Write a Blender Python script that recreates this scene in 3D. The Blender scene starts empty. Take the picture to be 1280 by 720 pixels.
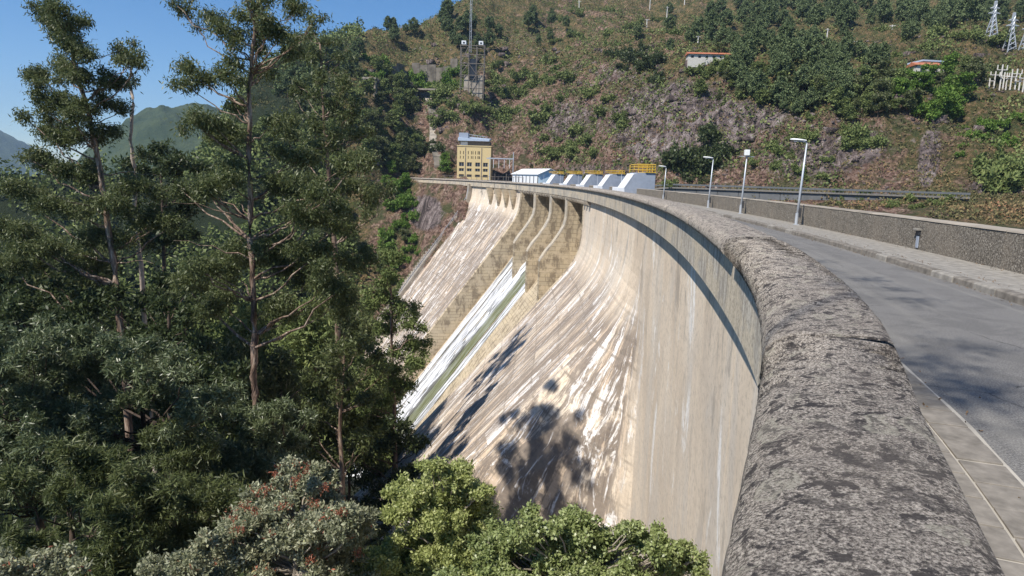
import bpy, math, random
import numpy as np
from mathutils import Matrix, Vector
R = math.radians
rnd = random.Random(7); rg = np.random.default_rng(11)
scene = bpy.context.scene; col = scene.collection

# ---------------------------------------------------------------- camera
F = 815.; ROLL = R(1.7); P = math.atan(138*math.cos(ROLL)/F)
cd = bpy.data.cameras.new('camera'); cam = bpy.data.objects.new('camera', cd); col.objects.link(cam)
cd.sensor_width = 36; cd.lens = 36*F/1280; cd.clip_start = .05; cd.clip_end = 30000
_c, _s = math.cos(ROLL), math.sin(ROLL)
_dn = Vector((0, -math.sin(P), -math.cos(P))); _rt = Vector((1, 0, 0)); _fw = Vector((0, math.cos(P), -math.sin(P)))
_X = _c*_rt - _s*_dn; _Y = -(_s*_rt + _c*_dn); _Z = -_fw
cam.matrix_world = Matrix(((_X.x, _Y.x, _Z.x, 0), (_X.y, _Y.y, _Z.y, 0), (_X.z, _Y.z, _Z.z, 0), (0, 0, 0, 1)))
scene.camera = cam

# ---------------------------------------------------------------- light
SUN_EL, SUN_AZ = R(50), R(180+47)      # azimuth clockwise from +Y: behind the camera on its left
sd = Vector((math.sin(SUN_AZ)*math.cos(SUN_EL), math.cos(SUN_AZ)*math.cos(SUN_EL), math.sin(SUN_EL)))
w = bpy.data.worlds.new('World'); scene.world = w; w.use_nodes = True
wn = w.node_tree; bg = wn.nodes['Background']
sky = wn.nodes.new('ShaderNodeTexSky'); sky.sky_type = 'NISHITA'; sky.sun_disc = False
sky.sun_elevation = SUN_EL; sky.sun_rotation = SUN_AZ; sky.altitude = 1500; sky.air_density = 1.0; sky.dust_density = .05; sky.ozone_density = 5.0
hs_ = wn.nodes.new('ShaderNodeHueSaturation'); hs_.inputs['Saturation'].default_value = 1.22; wn.links.new(sky.outputs[0], hs_.inputs['Color']); wn.links.new(hs_.outputs[0], bg.inputs[0]); bg.inputs[1].default_value = .095
sl = bpy.data.lights.new('sun', 'SUN'); so = bpy.data.objects.new('sun', sl); col.objects.link(so)
sl.energy = 4.8; sl.angle = R(.53); sl.color = (1, .94, .84)
so.rotation_euler = sd.to_track_quat('Z', 'Y').to_euler()
scene.view_settings.view_transform = 'Standard'; scene.view_settings.look = 'None'
scene.view_settings.exposure = .55; scene.view_settings.gamma = 1
scene.cycles.max_bounces = 6; scene.cycles.transparent_max_bounces = 4
scene.cycles.volume_bounces = 0

# ---------------------------------------------------------------- helpers
def ray(px, py):
    u = (px-640)/F; v = (py-360)/F
    u2 = u*_c + v*_s; v2 = -u*_s + v*_c
    return np.array([u2, math.cos(P) - v2*math.sin(P), -(v2*math.cos(P) + math.sin(P))])
def at(px, py, Y):
    r = ray(px, py); return r*(Y/r[1])
def tag(o, label=None, cat=None, group=None, kind=None):
    for k, v in (('label', label), ('category', cat), ('group', group), ('kind', kind)):
        if v: o[k] = v
    return o
def empty(name, loc=(0, 0, 0), rz=0):
    o = bpy.data.objects.new(name, None); col.objects.link(o); o.location = loc; o.rotation_euler = (0, 0, rz); o.empty_display_size = .3
    return o
def thing(name, label, cat, loc=(0, 0, 0), rz=0, group=None):
    return tag(empty(name, loc, rz), label, cat, group)
def mesh_np(name, V, Fq, m, parent=None, tint=None, uv=None, smooth=False):
    V = np.asarray(V, np.float32); Fq = np.asarray(Fq, np.int32); k = Fq.shape[1]
    me = bpy.data.meshes.new(name); me.vertices.add(len(V)); me.vertices.foreach_set('co', V.ravel())
    me.loops.add(Fq.size); me.loops.foreach_set('vertex_index', Fq.ravel())
    me.polygons.add(len(Fq)); me.polygons.foreach_set('loop_start', np.arange(0, Fq.size, k, dtype=np.int32))
    me.polygons.foreach_set('loop_total', np.full(len(Fq), k, np.int32))
    if smooth: me.polygons.foreach_set('use_smooth', np.ones(len(Fq), bool))
    if tint is not None:
        for nm, arr in (tint.items() if isinstance(tint, dict) else (('tint', tint),)):
            a = me.attributes.new(nm, 'FLOAT', 'POINT'); a.data.foreach_set('value', np.asarray(arr, np.float32))
    if uv is not None:
        l = me.uv_layers.new(name='UVMap'); l.data.foreach_set('uv', np.asarray(uv, np.float32)[Fq.ravel()].ravel())
    me.update(calc_edges=True); me.materials.append(m)
    o = bpy.data.objects.new(name, me); col.objects.link(o); o.parent = parent
    return o
class MB:
    def __init__(s): s.v = []; s.f = []
    def quad(s, a, b, c, d):
        n = len(s.v); s.v += [a, b, c, d]; s.f.append((n, n+1, n+2, n+3))
    def hexa(s, p):                                   # 8 points: bottom ring, top ring
        n = len(s.v); s.v += [tuple(q) for q in p]
        for q in ((3, 2, 1, 0), (4, 5, 6, 7), (0, 1, 5, 4), (1, 2, 6, 5), (2, 3, 7, 6), (3, 0, 4, 7)): s.f.append(tuple(n+i for i in q))
    def box(s, x0, x1, y0, y1, z0, z1):
        s.hexa([(x0, y0, z0), (x1, y0, z0), (x1, y1, z0), (x0, y1, z0), (x0, y0, z1), (x1, y0, z1), (x1, y1, z1), (x0, y1, z1)])
    def tube(s, pts, rad, n=6, cap=True):
        pts = [Vector(p) for p in pts]; base = len(s.v); m = len(pts)
        for i, p in enumerate(pts):
            d = (pts[min(i+1, m-1)] - pts[max(i-1, 0)]).normalized()
            a = d.cross(Vector((0, 0, 1)));  a = a.normalized() if a.length > 1e-3 else Vector((1, 0, 0)); b = d.cross(a)
            r = rad[i] if isinstance(rad, (list, tuple)) else rad
            for k in range(n):
                t = 2*math.pi*k/n; s.v.append(tuple(p + (a*math.cos(t) + b*math.sin(t))*r))
        for i in range(m-1):
            for k in range(n):
                k2 = (k+1) % n; s.f.append((base+i*n+k, base+i*n+k2, base+(i+1)*n+k2, base+(i+1)*n+k))
        if cap:
            s.f.append(tuple(base+k for k in range(n))[::-1]); s.f.append(tuple(base+(m-1)*n+k for k in range(n)))
    def build(s, name, m, parent=None, bevel=0, smooth=False):
        me = bpy.data.meshes.new(name); me.from_pydata(s.v, [], s.f); me.update(); me.materials.append(m)
        if smooth: me.polygons.foreach_set('use_smooth', np.ones(len(me.polygons), bool))
        o = bpy.data.objects.new(name, me); col.objects.link(o); o.parent = parent
        if bevel:
            b = o.modifiers.new('bevel', 'BEVEL'); b.width = bevel; b.segments = 2; b.limit_method = 'ANGLE'
        return o
def vnoise(x, y, seed=0):
    xi = np.floor(x).astype(np.int64); yi = np.floor(y).astype(np.int64); fx = x-xi; fy = y-yi
    fx = fx*fx*(3-2*fx); fy = fy*fy*(3-2*fy)
    def h(a, b):
        n = (a*374761393 + b*668265263 + seed*974634777) & 0xffffffff
        n = ((n ^ (n >> 13))*1274126177) & 0xffffffff
        return ((n ^ (n >> 16)) & 0xffff)/65535.
    return (h(xi, yi)*(1-fx)+h(xi+1, yi)*fx)*(1-fy) + (h(xi, yi+1)*(1-fx)+h(xi+1, yi+1)*fx)*fy
def fbm(x, y, oct=4, seed=0):
    s = 0; a = .5; f = 1
    for i in range(oct): s = s + a*(vnoise(x*f, y*f, seed+i)-.5); a *= .5; f *= 2.03
    return s*2

# ---------------------------------------------------------------- materials
class NT:
    def __init__(s, name):
        s.m = bpy.data.materials.new(name); s.m.use_nodes = True; s.t = s.m.node_tree; s.b = s.t.nodes['Principled BSDF']
        s.b.inputs['Roughness'].default_value = .9; s.b.inputs['Specular IOR Level'].default_value = .25
        s.tc = s.t.nodes.new('ShaderNodeTexCoord')
    def N(s, ty, **kw):
        n = s.t.nodes.new(ty)
        for k, v in kw.items():
            if k.startswith('i_'): n.inputs[int(k[2:])].default_value = v
            else: setattr(n, k, v)
        return n
    def L(s, a, b): s.t.links.new(a, b)
    def co(s, kind='Object', scale=(1, 1, 1), rot=(0, 0, 0), loc=(0, 0, 0)):
        mp = s.N('ShaderNodeMapping'); mp.inputs['Scale'].default_value = scale; mp.inputs['Rotation'].default_value = rot; mp.inputs['Location'].default_value = loc
        s.L(s.tc.outputs[kind], mp.inputs[0]); return mp.outputs[0]
    def noise(s, vec, scale, detail=4, rough=.55, dist=0):
        n = s.N('ShaderNodeTexNoise'); n.inputs['Scale'].default_value = scale; n.inputs['Detail'].default_value = detail
        n.inputs['Roughness'].default_value = rough; n.inputs['Distortion'].default_value = dist; s.L(vec, n.inputs['Vector']); return n.outputs[0]
    def ramp(s, fac, stops):
        r = s.N('ShaderNodeValToRGB'); e = r.color_ramp.elements
        while len(e) < len(stops): e.new(.5)
        for q, (p, c) in zip(e, stops):
            q.position = p; c = (c, c, c) if isinstance(c, (int, float)) else c; q.color = (*c, 1)
        s.L(fac, r.inputs[0]); return r.outputs[0]
    def mix(s, fac, a, b, mode='MIX'):
        n = s.N('ShaderNodeMix', data_type='RGBA', blend_type=mode)
        for v, i in ((fac, 0), (a, 6), (b, 7)):
            if isinstance(v, (int, float)): n.inputs[i].default_value = v
            elif isinstance(v, tuple): n.inputs[i].default_value = (*v, 1)
            else: s.L(v, n.inputs[i])
        return n.outputs[2]
    def mth(s, op, a, b=0., clamp=False):
        n = s.N('ShaderNodeMath', operation=op, use_clamp=clamp)
        for v, i in ((a, 0), (b, 1)):
            if isinstance(v, (int, float)): n.inputs[i].default_value = v
            else: s.L(v, n.inputs[i])
        return n.outputs[0]
    def attr(s, nm): return s.N('ShaderNodeAttribute', attribute_name=nm).outputs['Fac']
    def bump(s, h, strength=.3, dist=.02):
        b = s.N('ShaderNodeBump'); b.inputs['Strength'].default_value = strength; b.inputs['Distance'].default_value = dist
        s.L(h, b.inputs['Height']); s.L(b.outputs[0], s.b.inputs['Normal'])
    def out(s, c):
        if isinstance(c, tuple): s.b.inputs['Base Color'].default_value = (*c, 1)
        else: s.L(c, s.b.inputs['Base Color'])
        return s.m
M = {}
def plain(name, c, rough=.7, var=.25, metal=0, scale=3.):
    n = NT(name); f = n.noise(n.co(), scale, 5); c2 = tuple(x*(1-var) for x in c); c3 = tuple(min(1, x*(1+var*.6)) for x in c)
    n.b.inputs['Roughness'].default_value = rough; n.b.inputs['Metallic'].default_value = metal
    n.bump(n.noise(n.co(), scale*6, 3), .15, .01)
    M[name] = n.out(n.ramp(f, [(.3, c2), (.7, c3)])); return M[name]

# parapet: rough lichened concrete
def m_parapet():
    n = NT('lichened concrete'); o = n.co()
    fine = n.noise(o, 90, 6, .8); mid = n.noise(o, 9, 6, .7, .4); big = n.noise(o, 1.3, 4)
    c = n.ramp(fine, [(.39, (.05, .044, .040)), (.46, (.20, .172, .148)), (.53, (.45, .395, .335)), (.62, (.80, .72, .62))])
    c = n.mix(n.ramp(mid, [(.545, 0.), (.585, .7)]), c, (.07, .062, .06))
    c = n.mix(n.ramp(n.noise(n.co(loc=(7, 3, 1)), 13, 6, .65, .5), [(.55, 0.), (.58, .9)]), c, (.05, .044, .045))
    c = n.mix(n.ramp(big, [(.48, 0.), (.6, .18)]), c, (.34, .29, .24))
    # pale ringed lichen spots
    for sc_, th_r, seed in ((2.3, .70, 0.7), (4.6, .80, 3.3)):
        v = n.N('ShaderNodeTexVoronoi', feature='F1', voronoi_dimensions='2D'); v.inputs['Scale'].default_value = sc_
        ns = n.N('ShaderNodeTexNoise'); ns.inputs['Scale'].default_value = 8; n.L(o, ns.inputs['Vector'])
        sc = n.N('ShaderNodeVectorMath', operation='SCALE'); n.L(ns.outputs[1], sc.inputs[0]); sc.inputs['Scale'].default_value = .26
        wob = n.N('ShaderNodeVectorMath', operation='ADD'); n.L(n.co('UV', (.8, 1.5, 1), loc=(seed, seed, 0)), wob.inputs[0]); n.L(sc.outputs[0], wob.inputs[1]); n.L(wob.outputs[0], v.inputs['Vector'])
        ring = n.ramp(v.outputs['Distance'], [(.0, .25), (.11, .3), (.15, .95), (.19, .8), (.215, 0.)])
        sel = n.N('ShaderNodeSeparateColor'); n.L(v.outputs['Color'], sel.inputs[0])
        m_ = n.mth('MULTIPLY', ring, n.ramp(sel.outputs[0], [(th_r, 0.), (th_r+.03, .9)]))
        c = n.mix(n.mth('MULTIPLY', m_, n.ramp(fine, [(.42, .35), (.52, 1.)])), c, (.50, .46, .37))
    n.bump(n.mth('ADD', fine, n.mth('MULTIPLY', mid, .6)), 1., .02)
    M['parapet'] = n.out(c)
m_parapet()
def m_updown():   # inner face of upstream parapet: dark rough concrete with pale specks
    n = NT('weathered parapet'); o = n.co()
    fine = n.noise(o, 22, 7, .75); big = n.noise(n.co(scale=(1, 1, .35)), 1.1, 5, .6)
    c = n.ramp(fine, [(.38, (.05, .042, .035)), (.48, (.125, .11, .09)), (.56, (.23, .205, .17)), (.66, (.46, .42, .35))])
    c = n.mix(n.ramp(big, [(.48, 0.), (.6, .28)]), c, (.25, .21, .165))
    c = n.mix(n.ramp(n.noise(n.co(scale=(1, 1, .4)), 5, 6, .7), [(.62, 0.), (.7, .7)]), c, (.5, .46, .4))
    n.bump(fine, .8, .02); M['uparapet'] = n.out(c)
m_updown()
def m_fascia():
    n = NT('fascia concrete'); o = n.co()
    st = n.noise(n.co('UV', (1.3, .16, 1)), 3, 6, .65); fine = n.noise(o, 14, 6, .7); big = n.noise(n.co('UV', (.3, .5, 1)), 1.5, 4, .6)
    c = n.ramp(st, [(.40, (.27, .24, .205)), (.5, (.43, .39, .33)), (.6, (.56, .51, .43))])
    c = n.mix(n.ramp(big, [(.47, 0.), (.55, .65)]), c, (.58, .49, .36))
    c = n.mix(n.ramp(fine, [(.42, .6), (.52, 0.)]), c, (.2, .17, .14))
    c = n.mix(n.ramp(n.noise(n.co('UV', (1.2, .3, 1), loc=(3, 9, 0)), 2, 4), [(.68, 0.), (.73, .6)]), c, (.62, .63, .66))
    n.bump(fine, .4, .01); M['fascia'] = n.out(c)
m_fascia()
def m_dam():
    # u = distance along the crest in metres, v = distance down the face in metres; attribute 'run' = 0 on upright wall, 1 on the apron
    n = NT('dam concrete')
    run = n.attr('run')
    big = n.noise(n.co('UV', (.11, .045, 1)), 2.2, 5, .6, .3)
    big2 = n.noise(n.co('UV', (.16, .05, 1), loc=(12, 5, 0)), 2.2, 6, .65, .5)
    st1 = n.noise(n.co('UV', (1.0, .09, 1)), 1.3, 9, .74, .5)
    st2 = n.noise(n.co('UV', (1.0, .075, 1), loc=(31, 7, 0)), 1.1, 8, .75, .5)
    st3 = n.noise(n.co('UV', (1.0, .15, 1), loc=(3, 57, 0)), 1.0, 10, .8, .9)
    fine = n.noise(n.co('UV', (.5, .5, 1)), 9, 6, .75)
    base = n.ramp(big, [(.40, (.50, .40, .30)), (.5, (.66, .545, .42)), (.6, (.72, .62, .50))])
    ws = n.noise(n.co('UV', (.16, .13, 1), loc=(31, 17, 0)), 1.0, 9, .72, .6)
    wall = n.mix(n.ramp(ws, [(.43, .35), (.5, 0.)]), n.mix(.5, base, (.69, .58, .455)), (.50, .43, .355))
    wall = n.mix(n.ramp(big2, [(.50, 0.), (.58, .5)]), wall, (.55, .50, .44))
    wall = n.mix(n.ramp(n.noise(n.co('UV', (.3, .11, 1), loc=(11, 3, 0)), 1.0, 9, .75, .7), [(.575, 0.), (.62, .85)]), wall, (.84, .81, .77))
    sx = n.N('ShaderNodeSeparateXYZ'); n.L(n.tc.outputs['UV'], sx.inputs[0])
    # each cast block took the weather differently: a random offset per block
    def cell(a, b, se):
        fu = n.mth('FLOOR', n.mth('DIVIDE', n.mth('ADD', sx.outputs[0], se), a)); fv = n.mth('FLOOR', n.mth('DIVIDE', n.mth('ADD', sx.outputs[1], n.mth('MULTIPLY', fu, 1.37)), b)); cb = n.N('ShaderNodeCombineXYZ'); n.L(fu, cb.inputs[0]); n.L(fv, cb.inputs[1]); cb.inputs[2].default_value = se
        wn_ = n.N('ShaderNodeTexWhiteNoise'); n.L(cb.outputs[0], wn_.inputs['Vector']); return n.mth('SUBTRACT', wn_.outputs[0], .5)
    c1 = cell(3., 4.4, 0.); c2 = cell(1.5, 2.2, 3.)
    st1 = n.mth('ADD', st1, n.mth('MULTIPLY', c1, .11)); st3 = n.mth('ADD', st3, n.mth('MULTIPLY', c2, .10))
    # apron: dark weathered streaks and white lime
    patch = n.ramp(n.mth('ADD', n.mth('ADD', big2, n.mth('MULTIPLY', n.mth('GREATER_THAN', sx.outputs[0], 125.), .045)), n.mth('MULTIPLY', n.mth('SUBTRACT', st1, .5), .8)), [(.45, 0.), (.49, 1.)])
    ap = n.mix(n.ramp(st1, [(.44, .9), (.505, 0.)]), base, (.20, .165, .14))
    ap = n.mix(n.mth('MULTIPLY', patch, .88), ap, (.20, .165, .14))
    ap = n.mix(n.ramp(n.noise(n.co('UV', (.8, .07, 1), loc=(91, 3, 0)), 1.2, 8, .74, .5), [(.53, 0.), (.57, .75)]), ap, (.66, .52, .39))
    ap = n.mix(n.ramp(st3, [(.56, 0.), (.59, .92)]), ap, (.86, .83, .81))
    ap = n.mix(n.ramp(n.noise(n.co('UV', (1.6, .08, 1), loc=(5, 5, 0)), 2.6, 8, .78, .5), [(.575, 0.), (.61, .85)]), ap, (.88, .86, .86))
    ap = n.mix(n.ramp(n.noise(n.co('UV', (2.6, .06, 1), loc=(5, 15, 0)), 3, 6, .7, .2), [(.55, 0.), (.6, .6)]), ap, (.15, .125, .11))
    fac = n.mth('ADD', run, n.mth('MULTIPLY', n.mth('MULTIPLY', run, n.mth('SUBTRACT', 1., run)), n.mth('MULTIPLY', n.mth('SUBTRACT', st3, .5), 12.)), True)
    c = n.mix(fac, wall, ap)
    # casting joints between lifts, only clearly read on the apron
    w_ = n.N('ShaderNodeTexWave', wave_type='BANDS', bands_direction='Y', wave_profile='SIN'); w_.inputs['Scale'].default_value = .31416/3.0; w_.inputs['Distortion'].default_value = .3
    n.L(n.co('UV'), w_.inputs['Vector'])
    c = n.mix(n.mth('MULTIPLY', n.mth('MULTIPLY', n.ramp(w_.outputs[0], [(.0, .75), (.02, 0.)]), n.ramp(st2, [(.45, 1.), (.55, .15)])), n.mth('ADD', n.mth('MULTIPLY', run, .8), .2)), c, (.2, .17, .14))
    c = n.mix(n.ramp(fine, [(.38, .45), (.5, 0.)]), c, (.33, .27, .21))
    dr = n.noise(n.co('UV', (.5, .16, 1), loc=(2, 0, 0)), 1.2, 7, .72, .4)
    c = n.mix(n.mth('MULTIPLY', n.ramp(dr, [(.55, 0.), (.60, .6)]), n.ramp(n.mth('DIVIDE', sx.outputs[1], 12.), [(.1, 1.), (.8, 0.)])), c, (.27, .235, .2))
    n.bump(n.mth('ADD', fine, st2), .4, .04); n.b.inputs['Roughness'].default_value = .85
    M['dam'] = n.out(c)
m_dam()
def m_pier():
    n = NT('formed brown concrete')
    uv = n.co('UV')
    br = n.N('ShaderNodeTexBrick'); br.inputs['Scale'].default_value = 1; br.inputs['Mortar Size'].default_value = .03; br.inputs['Brick Width'].default_value = 2.4; br.inputs['Row Height'].default_value = .62
    br.inputs['Color1'].default_value = (.50, .41, .28, 1); br.inputs['Color2'].default_value = (.42, .35, .25, 1); br.inputs['Mortar'].default_value = (.17, .135, .095, 1); br.inputs['Mortar Smooth'].default_value = .3
    n.L(uv, br.inputs['Vector'])
    st = n.noise(n.co('UV', (1, .3, 1)), .9, 7, .7, .4)
    c = n.mix(n.ramp(st, [(.43, .85), (.51, 0.)]), br.outputs[0], (.2, .16, .115))
    c = n.mix(n.ramp(n.noise(n.co('UV', (.5, .8, 1), loc=(4, 8, 0)), .8, 6, .7), [(.5, 0.), (.56, .6)]), c, (.52, .43, .31))
    n.bump(st, .3, .04); M['pier'] = n.out(c)
m_pier()
def m_asphalt():
    n = NT('asphalt'); o = n.co(); fine = n.noise(o, 60, 4, .8); mid = n.noise(o, 1.2, 6, .65, .5)
    c = n.ramp(fine, [(.38, (.07, .068, .066)), (.5, (.155, .15, .145)), (.62, (.29, .28, .265))])
    c = n.mix(n.ramp(mid, [(.5, 0.), (.6, .4)]), c, (.09, .088, .086))
    c = n.mix(n.ramp(n.noise(o, 300, 2), [(.68, 0.), (.75, .7)]), c, (.42, .41, .4))
    vc = n.N('ShaderNodeTexVoronoi', feature='DISTANCE_TO_EDGE'); vc.inputs['Scale'].default_value = .42; ns = n.N('ShaderNodeTexNoise'); ns.inputs['Scale'].default_value = 1.6; ns.inputs['Detail'].default_value = 6; n.L(o, ns.inputs['Vector'])
    ad = n.mix(.4, n.co(), ns.outputs[1], 'ADD'); n.L(ad, vc.inputs['Vector'])
    c = n.mix(n.mth('MULTIPLY', n.ramp(vc.outputs[0], [(.0, .9), (.006, 0.)]), n.ramp(mid, [(.45, 1.), (.52, 0.)])), c, (.03, .03, .03))
    c = n.mix(n.ramp(n.noise(n.co('UV', (.05, 1.2, 1)), 1.5, 5, .6, .3), [(.5, 0.), (.6, .35)]), c, (.24, .23, .21))
    n.bump(fine, .5, .006); n.b.inputs['Roughness'].default_value = .85; M['asphalt'] = n.out(c)
m_asphalt()
plain('pavement', (.27, .252, .225), .95, .35, scale=5)
plain('kerb', (.19, .172, .15), .95, .4, scale=6)
plain('gutter', (.22, .20, .175), .95, .35, scale=9)
plain('mortar', (.42, .39, .34), .95, .2)
plain('galv', (.50, .53, .57), .45, .15, .35)
plain('lamp_white', (.78, .79, .78), .4, .05)
plain('hood_grey', (.29, .325, .39), .5, .1)
plain('hood_white', (.72, .74, .77), .5, .05)
plain('shed_blue', (.52, .66, .76), .5, .08)
plain('dark_steel', (.07, .07, .075), .5, .2, .3)
plain('yellow_steel', (.58, .38, .06), .5, .15)
plain('render_yellow', (.62, .49, .26), .85, .1)
plain('window_dark', (.035, .04, .05), .25, .3)
plain('roof_metal', (.42, .50, .62), .5, .15)
plain('white_wall', (.52, .50, .46), .8, .12)
plain('tile_red', (.42, .16, .09), .8, .25)
plain('pole_white', (.58, .56, .53), .7, .15)
plain('rust_frame', (.20, .175, .155), .8, .3)
plain('old_concrete', (.34, .30, .25), .95, .4, scale=.7)
plain('stained_wall', (.17, .15, .125), .95, .5, scale=.35)
plain('wall_grey', (.13, .135, .14), .9, .25, scale=.5)
plain('guard_rail', (.11, .118, .125), .5, .15)
plain('bark', (.22, .155, .125), .9, .45, scale=5)
plain('bark_pale', (.42, .35, .30), .8, .4, scale=4)
plain('bark_dark', (.09, .065, .05), .95, .4, scale=4)
plain('stem_grey', (.30, .26, .21), .9, .3)
def m_bark():
    n = NT('eucalyptus bark'); s1 = n.noise(n.co(scale=(1, 1, .18)), 5, 6, .7, .4)
    c = n.ramp(s1, [(.38, (.06, .042, .032)), (.47, (.15, .10, .075)), (.55, (.25, .18, .135)), (.65, (.44, .37, .30))])
    n.bump(s1, .6, .04); M['bark_euc'] = n.out(c)
m_bark()
def leafm(name, stops, rough=.45, trans=.38, spec=.35):
    n = NT(name); c = n.ramp(n.attr('tint'), stops); n.b.inputs['Roughness'].default_value = rough; n.b.inputs['Specular IOR Level'].default_value = spec
    n.out(c); tr = n.N('ShaderNodeBsdfTranslucent'); n.L(c, tr.inputs[0]); mx = n.N('ShaderNodeMixShader'); mx.inputs[0].default_value = trans
    n.L(n.b.outputs[0], mx.inputs[1]); n.L(tr.outputs[0], mx.inputs[2]); n.L(mx.outputs[0], n.t.nodes['Material Output'].inputs[0]); M[name] = n.m
leafm('leaf_euc', [(0, (.055, .07, .025)), (.5, (.115, .14, .05)), (.85, (.19, .21, .095)), (1, (.34, .33, .20))])
leafm('leaf_acacia', [(0, (.05, .07, .03)), (.5, (.12, .15, .065)), (.85, (.23, .26, .14)), (1, (.44, .44, .32))], .4, .2, .5)
plain('dry_leaf', (.17, .115, .07), .9, .4)
leafm('rust_leaf', [(0, (.16, .05, .03)), (.6, (.34, .11, .06)), (1, (.5, .24, .15))])
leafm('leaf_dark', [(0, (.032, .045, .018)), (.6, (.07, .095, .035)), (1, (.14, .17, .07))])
leafm('leaf_olive', [(0, (.12, .14, .07)), (.4, (.27, .28, .17)), (.78, (.46, .46, .32)), (.87, (.42, .42, .2)), (.89, (.46, .15, .09)), (1, (.50, .22, .13))], .5, .3)
leafm('leaf_yellow', [(0, (.20, .24, .07)), (.5, (.37, .41, .15)), (.9, (.56, .58, .29)), (1, (.62, .58, .38))], .45, .35)
leafm('leaf_green', [(0, (.13, .165, .05)), (.5, (.27, .32, .12)), (.85, (.42, .46, .22)), (1, (.60, .60, .42))], .4, .3, .5)
leafm('leaf_hill', [(0, (.07, .095, .03)), (.5, (.14, .18, .06)), (1, (.24, .27, .10))], .6, .15, .15)
leafm('leaf_pine', [(0, (.06, .085, .04)), (.5, (.12, .16, .07)), (1, (.20, .24, .11))], .6, .1, .15)
leafm('leaf_bright', [(0, (.06, .12, .02)), (.5, (.13, .22, .04)), (1, (.22, .31, .08))], .5, .25, .15)
leafm('leaf_scrub', [(0, (.07, .08, .035)), (.35, (.12, .12, .055)), (.6, (.20, .16, .08)), (.8, (.26, .17, .09)), (1, (.30, .15, .09))], .8, .1, .1)
def m_ground():
    n = NT('hillside ground'); o = n.co(); veg = n.attr('veg'); rock = n.attr('rock')
    fine = n.noise(o, .9, 7, .75, .4); mid = n.noise(o, .11, 6, .65, .5); mic = n.noise(o, 3.2, 5, .75)
    earth = n.ramp(fine, [(.38, (.05, .033, .026)), (.46, (.17, .10, .075)), (.54, (.34, .215, .16)), (.64, (.56, .43, .35))])
    grass = n.ramp(fine, [(.38, (.055, .06, .022)), (.48, (.14, .125, .05)), (.54, (.22, .15, .075)), (.62, (.34, .23, .12))])
    gv = n.mth('ADD', veg, n.mth('MULTIPLY', n.mth('SUBTRACT', mid, .5), 1.8))
    c = n.mix(n.ramp(gv, [(.35, 0.), (.62, 1.)]), earth, grass)
    c = n.mix(n.ramp(n.noise(n.co(loc=(40, 2, 0)), .25, 6, .7), [(.51, 0.), (.58, .75)]), c, (.075, .095, .035))
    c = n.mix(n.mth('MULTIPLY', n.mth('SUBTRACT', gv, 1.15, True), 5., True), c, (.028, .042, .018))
    rk = n.ramp(n.noise(n.co(scale=(1, 1, .25)), .5, 8, .75, .8), [(.40, (.06, .048, .046)), (.48, (.18, .14, .132)), (.55, (.33, .262, .245)), (.64, (.55, .48, .45))])
    c = n.mix(n.ramp(n.mth('ADD', rock, n.mth('MULTIPLY', n.mth('SUBTRACT', fine, .5), 1.2)), [(.4, 0.), (.55, 1.)]), c, rk)
    n.bump(n.mth('ADD', n.mth('MULTIPLY', fine, 2.), mic), 1., .9); M['ground'] = n.out(c)
m_ground()
def m_far(name, c1, c2):
    n = NT(name); f = n.noise(n.co(), .012, 8, .75); M[name] = n.out(n.ramp(f, [(.35, c1), (.65, c2)])); n.bump(f, 1, 25)
m_far('forest_far', (.022, .045, .02), (.075, .10, .04))
def m_water():
    n = NT('falling water'); s1 = n.noise(n.co('UV', (1.2, .05, 1)), 2.2, 7, .7, .2)
    n.b.inputs['Roughness'].default_value = .35
    s2 = n.noise(n.co('UV', (1.0, .012, 1), loc=(3, 3, 0)), 1.6, 4, .6)
    s1 = n.mth('ADD', s1, n.mth('MULTIPLY', n.mth('SUBTRACT', s2, .5), .9))
    M['water_white'] = n.out(n.ramp(s1, [(.40, (.13, .13, .12)), (.46, (.38, .39, .41)), (.53, (.58, .59, .63)), (.6, (.82, .83, .85))]))
    n = NT('thin water film'); s1 = n.noise(n.co('UV', (1.6, .05, 1)), 2.2, 7, .7, .2); n.b.inputs['Roughness'].default_value = .3
    M['water_film'] = n.out(n.ramp(s1, [(.42, (.075, .085, .03)), (.5, (.15, .16, .065)), (.58, (.34, .36, .33))]))
    n = NT('river water'); n.b.inputs['Roughness'].default_value = .2; n.b.inputs['Specular IOR Level'].default_value = .3
    n.bump(n.noise(n.co(scale=(1, 1, 1)), 1.1, 4), .5, .25); M['river'] = n.out((.012, .028, .022))
    plain('foam', (.85, .87, .88), .6, .1, scale=1)
m_water()

# ---------------------------------------------------------------- crest line of the dam
PC = np.array([(-6.2, -14), (-4.5, -10), (-2.3, -5), (-0.78, -1.5), (0.56, 1.52), (1.02, 2.56), (1.56, 3.86), (2.16, 5.5), (2.66, 7.2), (3.17, 9.2), (3.76, 12), (4.5, 16), (5.42, 21.7), (6.45, 30), (7.5, 43), (8.1, 58), (8.0, 75), (6.4, 98), (2.6, 120), (-3, 143), (-10.5, 163), (-20, 183), (-33, 206)], float)
_t = np.r_[0, np.cumsum(np.hypot(*np.diff(PC, axis=0).T))]; _T = np.arange(0, _t[-1], .25)
def _herm(a):
    d = np.gradient(a, _t); out = np.zeros_like(_T); k = np.clip(np.searchsorted(_t, _T, 'right')-1, 0, len(_t)-2)
    h = _t[k+1]-_t[k]; u = (_T-_t[k])/h
    return (2*u**3-3*u**2+1)*a[k]+(u**3-2*u**2+u)*h*d[k]+(-2*u**3+3*u**2)*a[k+1]+(u**3-u**2)*h*d[k+1]
def _sm(a):
    b = a.copy()
    for it in range(2):
        c = b.copy()
        for i in range(len(b)):
            r = int(min(2+abs(_T[i]-_t[4])*.3, 40, i, len(b)-1-i)); c[i] = b[i-r:i+r+1].mean()
        b = c
    return b
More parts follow.
